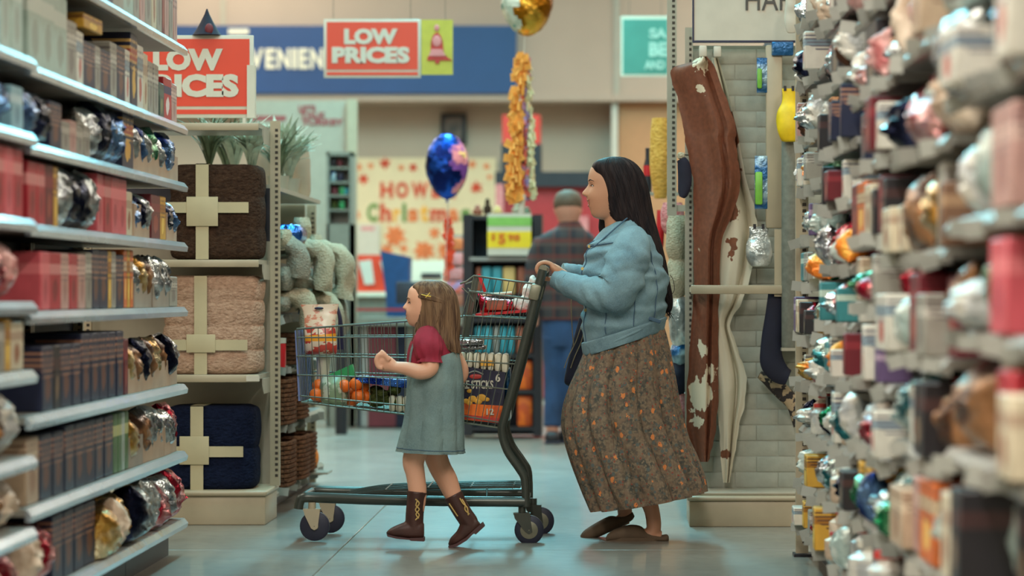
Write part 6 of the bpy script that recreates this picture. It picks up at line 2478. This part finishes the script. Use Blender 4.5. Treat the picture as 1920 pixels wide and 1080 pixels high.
# ---------------------------------------------------------------- girl
GY = 11.58
gl = thing('person', 'small girl in maroon shirt, denim pinafore and cowboy boots beside the cart', 'person', (P(810, 1020, GY).x, GY, 0))
mb = MB()
rowsG = [(528, 4, 4, .012), (533, 20, 22, .044), (541, 30, 38, .062), (550, 33, 47, .072), (560, 34, 51, .076), (568, 33.5, 51, .077), (576, 34, 49, .076), (583, 35.5, 45, .073), (589, 36, 40, .069), (594, 35.5, 36, .064), (600, 34.5, 31, .057), (606, 32.5, 26, .047), (611, 27, 18, .034), (614, 16, 10, .015)]
ptG, rotG = head_into(mb, rowsG, GY, 798, [(562, 0), (567, 3), (571, 6.5), (575, 9.5), (577.5, 9), (579.5, 5.5), (582, 0)], (568, .028), (589, 597.5), .08)
limb(mb, [(808, 596, 0, 20, .042), (810, 615, 0, 18, .04), (812, 640, 0, 22, .05)], GY, 20, 5)
sil(mb, [(790, 622, 834, 620, .05), (776, 640, 848, 634, .095), (770, 680, 852, 672, .1), (770, 740, 855, 735, .1), (775, 790, 858, 790, .11), (785, 820, 850, 820, .09)], GY, 28, 5)
# near arm, bent, small fist
limb(mb, [(806, 640, -.10, 17, .04), (806, 668, -.13, 17, .038), (806, 690, -.145, 16, .036), (788, 697, -.15, 15, .033), (762, 691, -.15, 12.5, .028), (740, 688, -.15, 10.5, .024), (728, 685, -.15, 11, .025)], GY, 18, 6)
limb(mb, [(738, 687, -.15, 11, .024), (726, 682, -.15, 15, .026), (714, 678, -.15, 14, .026), (709, 674, -.15, 9, .02)], GY, 16, 5)
for i in range(4):
    d = -.15 + (-.027 + .018 * i)
    limb(mb, [(722, 666, d, 5, .0095), (711, 666, d, 5, .0095), (706, 676, d, 5, .0095), (710, 688, d, 4.6, .009), (718, 690, d, 4, .008)], GY, 10, 4)
mb.ell(P(717, 676, GY - .155), (.027, .0275, .029), 14, 10)
limb(mb, [(730, 676, -.175, 5, .009), (720, 664, -.178, 4.8, .009), (714, 658, -.17, 4, .008)], GY, 10, 4)
# far arm swinging back
limb(mb, [(832, 642, .10, 17, .04), (852, 668, .13, 15, .036), (866, 694, .15, 13, .03), (862, 712, .16, 11, .026), (846, 720, .16, 10, .022), (836, 722, .16, 9, .02)], GY, 16, 5)
for i in range(4):
    d = .16 + (-.02 + .014 * i)
    limb(mb, [(840, 720, d, 4, .008), (830, 722, d, 4, .008), (824, 728, d, 3.8, .0075), (826, 736, d, 3.4, .007)], GY, 8, 4)
# legs
limb(mb, [(795, 800, -.055, 30, .065), (782, 840, -.055, 23, .055), (775, 866, -.055, 20.5, .047), (779, 890, -.055, 18, .042), (783, 925, -.055, 17, .039), (781, 960, -.055, 14, .032)], GY, 20, 5)
limb(mb, [(820, 800, .06, 30, .065), (816, 845, .06, 23, .055), (824, 874, .06, 21, .048), (838, 900, .06, 20, .045), (851, 930, .06, 16, .038), (866, 955, .06, 13, .032)], GY, 20, 5)
remesh(mb, .0036, 3).build('body', MT['skin_girl'], gl)
face(ptG, rotG, gl, 568.5, .028, 559.5, 590.5, 596.5, .022, 'hair_girl', mat('girl_lips', C(196, 116, 104), .45), 1.0, 1.05)
# hair
gst = [(801, 524.5, 806, 524.5, .004), (786, 527.5, 828, 527.5, .046), (774, 535.5, 845, 538, .07), (775, 546, 854, 552, .082), (778, 558, 858, 568, .087), (781, 573, 861, 588, .089), (782, 590, 861, 606, .089), (781, 606, 860, 622, .09), (781, 622, 860, 636, .094), (790, 636, 862, 648, .096), (800, 646, 863, 656, .092), (812, 652, 863, 662, .085)]
def gfn(v, a_):
    return 1 + (.002 + .035 * v) * math.sin(a_ * 15 + 2 * math.sin(v * 5)) + (.006 + .02 * v) * nz(v * 5, math.cos(a_) * 2, math.sin(a_) * 2)
mb = MB()
gr = sil(mb, gst, GY, 64, 7, fn=gfn, pw=2.8)
gh = mb.build('hair', MT['hair_girl'], gl)
mb = MB()
rh = random.Random(9)
strands(mb, gr, 150, [4, 7, 10, 16, 24, 34], .0022, 0, .012, rh)
for x_ in (776, 781, 786):
    mb.tube(curve([P(784, 600, GY - .07), P(x_ + 2, 622, GY - .085), P(x_ - 4, 640, GY - .09)], 4), .002, 5)
mb.build('strands', MT['hair_girl'], gh)
# half-up twist held by a yellow clip
mb = MB()
for q in range(5):
    limb(mb, [(784, 555 + q * .8, -.07, .6, .002), (794, 551 + q * 1.9, -.084, 1.7, .005), (812, 556 + q * 1.6, -.088, 2, .005), (832, 564 + q, -.082, 2, .005), (848, 570 + q, -.058, 1.6, .004)], GY, 8, 5)
mb.build('twist', MT['hair_girl'], gh)
mb = MB()
mb.tube([P(790, 552, GY - .108), P(801, 555, GY - .112), P(808, 556, GY - .108)], .0018, 6)
mb.tube([P(798, 558, GY - .11), P(806, 549, GY - .108)], .0016, 6)
mb.build('yellow_hair_clip', MT['clip'], gh)
# maroon shirt with puffed sleeves
def pfn(v, a_):
    return 1 + .03 * nz(v * 6, math.cos(a_) * 3, math.sin(a_) * 3)
mb = MB()
sil(mb, [(786, 618, 834, 615, .052), (778, 627, 846, 623, .09), (768, 645, 856, 638, .112), (763, 672, 860, 665, .12), (764, 705, 862, 700, .124)], GY, 40, 6, fn=pfn)
sh = mb.build('maroon_shirt', MT['maroon'], gl)
for nm, sg, dx in (('near_puff_sleeve', -1, 0), ('far_puff_sleeve', 1, 30)):
    mb = MB()
    st = [(806 + dx, 622, sg * .07, 15, .03), (803 + dx, 630, sg * .095, 24, .042), (802 + dx, 646, sg * .118, 27, .05), (804 + dx, 662, sg * .130, 25, .048), (806 + dx, 672, sg * .134, 20, .043), (806 + dx, 680, sg * .136, 23, .047)]
    limb(mb, st, GY, 40, 6, fn=lambda v, a_: 1 + .05 * math.sin(a_ * 10 + 2 * v) * (.4 + v) + .06 * nz(v * 5, math.cos(a_) * 2, math.sin(a_) * 2))
    mb.build(nm, MT['maroon'], sh)
# pinafore
def dfn(v, a_):
    w_ = .004 + .085 * max(0., v - .1)
    ph = 5 * a_ + .7 * math.sin(2 * a_) + .6 * math.sin(3 * v + a_)
    return 1 + w_ * (2 * abs(math.sin(ph)) ** .65 - 1.3) + .03 * nz(v * 4, math.cos(a_) * 2, math.sin(a_) * 2)
mb = MB()
dr = sil(mb, [(765, 690, 861, 656, .121), (763, 702, 865, 680, .130), (763, 720, 868, 716, .138), (761, 755, 869, 755, .148), (755, 795, 869, 800, .162), (747, 832, 869, 838, .175), (743, 845, 870, 850, .18)], GY, 80, 7, fn=dfn)
pf = mb.build('denim_pinafore', MT['pinafore'], gl)
for sg in (-1, 1):
    mb = MB()
    pts = curve([P(851, 674, GY + sg * .045), P(847, 648, GY + sg * .045), P(834, 627, GY + sg * .045), P(810, 619, GY + sg * .045), P(788, 629, GY + sg * .05), P(773, 655, GY + sg * .055), P(767, 694, GY + sg * .055)], 5)
    for p_, q_ in zip(pts, pts[1:]):
        mb.cbox((p_ + q_) / 2, ((q_ - p_).length * 1.25, .045, .008), 0, 0, Vector((1, 0, 0)).rotation_difference(q_ - p_).to_matrix())
    mb.build('shoulder_strap', MT['pinafore'], pf)
# hem stitching follows the folds
mb = MB()
mb.tube([sum(dr[-6], Vector()) / len(dr[-6]) + (p_ - sum(dr[-6], Vector()) / len(dr[-6])) * 1.004 for p_ in dr[-6]], .0016, 5, closed=True)
mb.build('hem_stitching', MT['denim_seam'], pf)
# boots
def boot(name, shaft, foot, heel, sole, dy, gold):
    mb = MB()
    limb(mb, [(x, y, dy, r_, b) for x, y, r_, b in shaft], GY, 24, 6)
    sil(mb, foot, GY + dy, 24, 6, pw=2.3)
    o = remesh(mb, .0035, 3).build(name, MT['boot'], gl)
    mb = MB()
    pr = [(P(x, y, GY + dy).x, P(x, y, GY + dy).z) for x, y in sole]
    mb.prism(pr, GY + dy - .033, GY + dy + .033)
    mb.build('boot_sole', MT['sole'], o)
    mb = MB()
    for pts in gold:
        mb.tube(curve([P(x, y, GY + dy + d) for x, y, d in pts], 4), .0028, 6)
    mb.build('gold_embroidery', MT['gold'], o)


boot('front_boot', [(782, 921, 18.5, .045), (780, 940, 17.5, .043), (778, 958, 17, .040), (777, 978, 17, .036), (778, 996, 16, .034)],
     [(724, 998, 726, 1003, .008), (733, 990, 734, 1006, .026), (750, 982, 750, 1008, .032), (768, 976, 768, 1010, .034), (786, 974, 786, 1010, .033), (795, 982, 795, 1008, .026)],
     None, [(726, 1001), (745, 1005), (766, 1008), (796, 1007), (796, 1014), (772, 1013), (768, 1011), (745, 1009), (728, 1005)], -.055,
     [[(783, 938, -.046), (780, 948, -.046), (786, 955, -.045), (780, 964, -.042), (785, 972, -.04)], [(779, 936, -.046), (786, 944, -.045), (779, 956, -.044), (786, 966, -.041), (779, 975, -.038)], [(766, 934, -.02), (765, 948, -.02), (765, 960, -.018)]])
boot('rear_boot', [(849, 928, 18.5, .045), (858, 945, 17.5, .043), (868, 962, 17, .040), (879, 978, 17, .036), (884, 986, 15, .034)],
     [(840, 1020, 845, 1026, .008), (845, 1008, 856, 1022, .026), (856, 996, 870, 1014, .032), (864, 980, 884, 1004, .034), (872, 972, 898, 994, .033), (886, 966, 904, 986, .026)],
     None, [(841, 1023), (856, 1018), (874, 1007), (890, 992), (905, 979), (909, 986), (893, 1001), (889, 999), (876, 1012), (858, 1023), (843, 1028)], .06,
     [[(866, 936, -.04), (872, 946, -.04), (872, 956, -.04), (880, 964, -.036)], [(862, 934, -.044), (868, 944, -.044), (876, 952, -.04), (878, 966, -.036)], [(842, 944, -.036), (850, 956, -.036), (858, 968, -.034)]])

# ---------------------------------------------------------------- man in the background
MY = 19.8
mn = thing('person', 'man in dark plaid shirt and blue jeans seen from behind', 'person', (P(1050, 825, MY).x, MY, 0))
mb = MB()
sil(mb, [(1060, 360, 1070, 360, .02), (1046, 366, 1084, 366, .07), (1040, 382, 1090, 382, .095), (1041, 398, 1090, 398, .09), (1046, 412, 1086, 412, .07), (1050, 424, 1083, 424, .055), (1046, 436, 1090, 434, .06)], MY, 28, 5)
mb.ell(P(1089, 394, MY), (.011, .018, .026), 10, 8)
mb.ell(P(1041, 394, MY), (.010, .018, .026), 10, 8)
sil(mb, [(1046, 430, 1088, 430, .06), (1012, 450, 1108, 448, .1), (1014, 500, 1104, 500, .11), (1020, 570, 1094, 570, .11), (1020, 620, 1092, 620, .11)], MY, 28, 5)
limb(mb, [(1012, 460, 0, 16, .06), (1000, 500, 0, 13, .05), (996, 545, -.02, 11, .042), (1000, 580, -.05, 8, .03), (1002, 600, -.05, 9, .022), (1004, 612, -.05, 5, .015)], MY, 16, 5)
limb(mb, [(1106, 460, 0, 16, .06), (1116, 500, 0, 13, .05), (1118, 545, -.02, 11, .042), (1114, 580, -.05, 8, .03), (1112, 600, -.05, 9, .022), (1111, 612, -.05, 5, .015)], MY, 16, 5)
limb(mb, [(1042, 610, 0, 21, .09), (1040, 690, .02, 17, .07), (1036, 780, -.03, 13, .05), (1036, 812, -.03, 11, .05)], MY, 18, 5)
limb(mb, [(1072, 610, 0, 21, .09), (1070, 690, -.02, 17, .07), (1064, 770, .06, 13, .05), (1062, 806, .1, 11, .05)], MY, 18, 5)
remesh(mb, .008, 3).build('body', mat('pale_skin', C(176, 124, 104), .55, var=.06), mn)
mb = MB()
sil(mb, [(1058, 356, 1072, 356, .02), (1044, 363, 1086, 363, .075), (1038, 380, 1092, 380, .102), (1041, 398, 1089, 398, .09, .012), (1048, 411, 1083, 411, .06, .0)], MY, 32, 5, fn=lambda v, a_: 1 + .015 * nz(v * 12, math.cos(a_) * 6, math.sin(a_) * 6))
mb.build('short_hair', MT['hair_man'], mn)
mb = MB()
def mfn(v, a_):
    return 1 + .03 * nz(v * 8, math.cos(a_) * 2, math.sin(a_) * 2)
sil(mb, [(1047, 424, 1088, 423, .065), (1036, 430, 1096, 429, .09), (1006, 448, 1114, 446, .115), (1004, 480, 1110, 480, .13), (1010, 540, 1102, 540, .13), (1012, 585, 1100, 585, .132), (1014, 600, 1098, 600, .13)], MY, 36, 6, fn=mfn, pw=2.5)
limb(mb, [(1018, 450, 0, 16, .07), (1006, 480, 0, 17, .068), (998, 520, -.01, 15, .058), (996, 555, -.03, 13, .05), (1000, 582, -.05, 10, .04)], MY, 22, 6, fn=mfn)
limb(mb, [(1100, 450, 0, 16, .07), (1112, 480, 0, 17, .068), (1118, 520, -.01, 15, .058), (1120, 555, -.03, 13, .05), (1114, 582, -.05, 10, .04)], MY, 22, 6, fn=mfn)
shirt = remesh(mb, .008, 2).build('plaid_shirt', MT['plaid'], mn)
mb = MB()
sil(mb, [(1049, 416, 1087, 415, .068), (1046, 421, 1090, 420, .074), (1040, 430, 1096, 429, .085), (1046, 431, 1090, 430, .075)], MY, 28, 3, cap=False)
mb.build('shirt_collar', MT['plaid'], shirt)
mb = MB()
sil(mb, [(1016, 588, 1096, 588, .115), (1016, 620, 1094, 620, .12), (1018, 650, 1092, 650, .115)], MY, 30, 5)
limb(mb, [(1040, 630, 0, 24, .11), (1040, 690, .02, 21, .09), (1038, 750, -.01, 18, .07), (1036, 800, -.03, 17, .065)], MY, 22, 6, fn=mfn)
limb(mb, [(1073, 630, 0, 24, .11), (1070, 690, -.02, 21, .09), (1066, 745, .03, 18, .07), (1063, 792, .08, 17, .065)], MY, 22, 6, fn=mfn)
remesh(mb, .008, 2).build('jeans', MT['jeans'], mn)
for nm, px, d in (('left_shoe', 1036, -.03), ('right_shoe', 1062, .12)):
    mb = MB()
    q = P(px, 800, MY + d)
    mb.cbox((q.x, MY + d - .01, .045), (.105, .27, .085), 0, .035, seg=4)
    so = mb.build(nm, MT['black'], mn)
    MB().cbox((q.x, MY + d - .01, .011), (.11, .285, .02), 0, .008).build('shoe_sole', MT['rubber'], so)
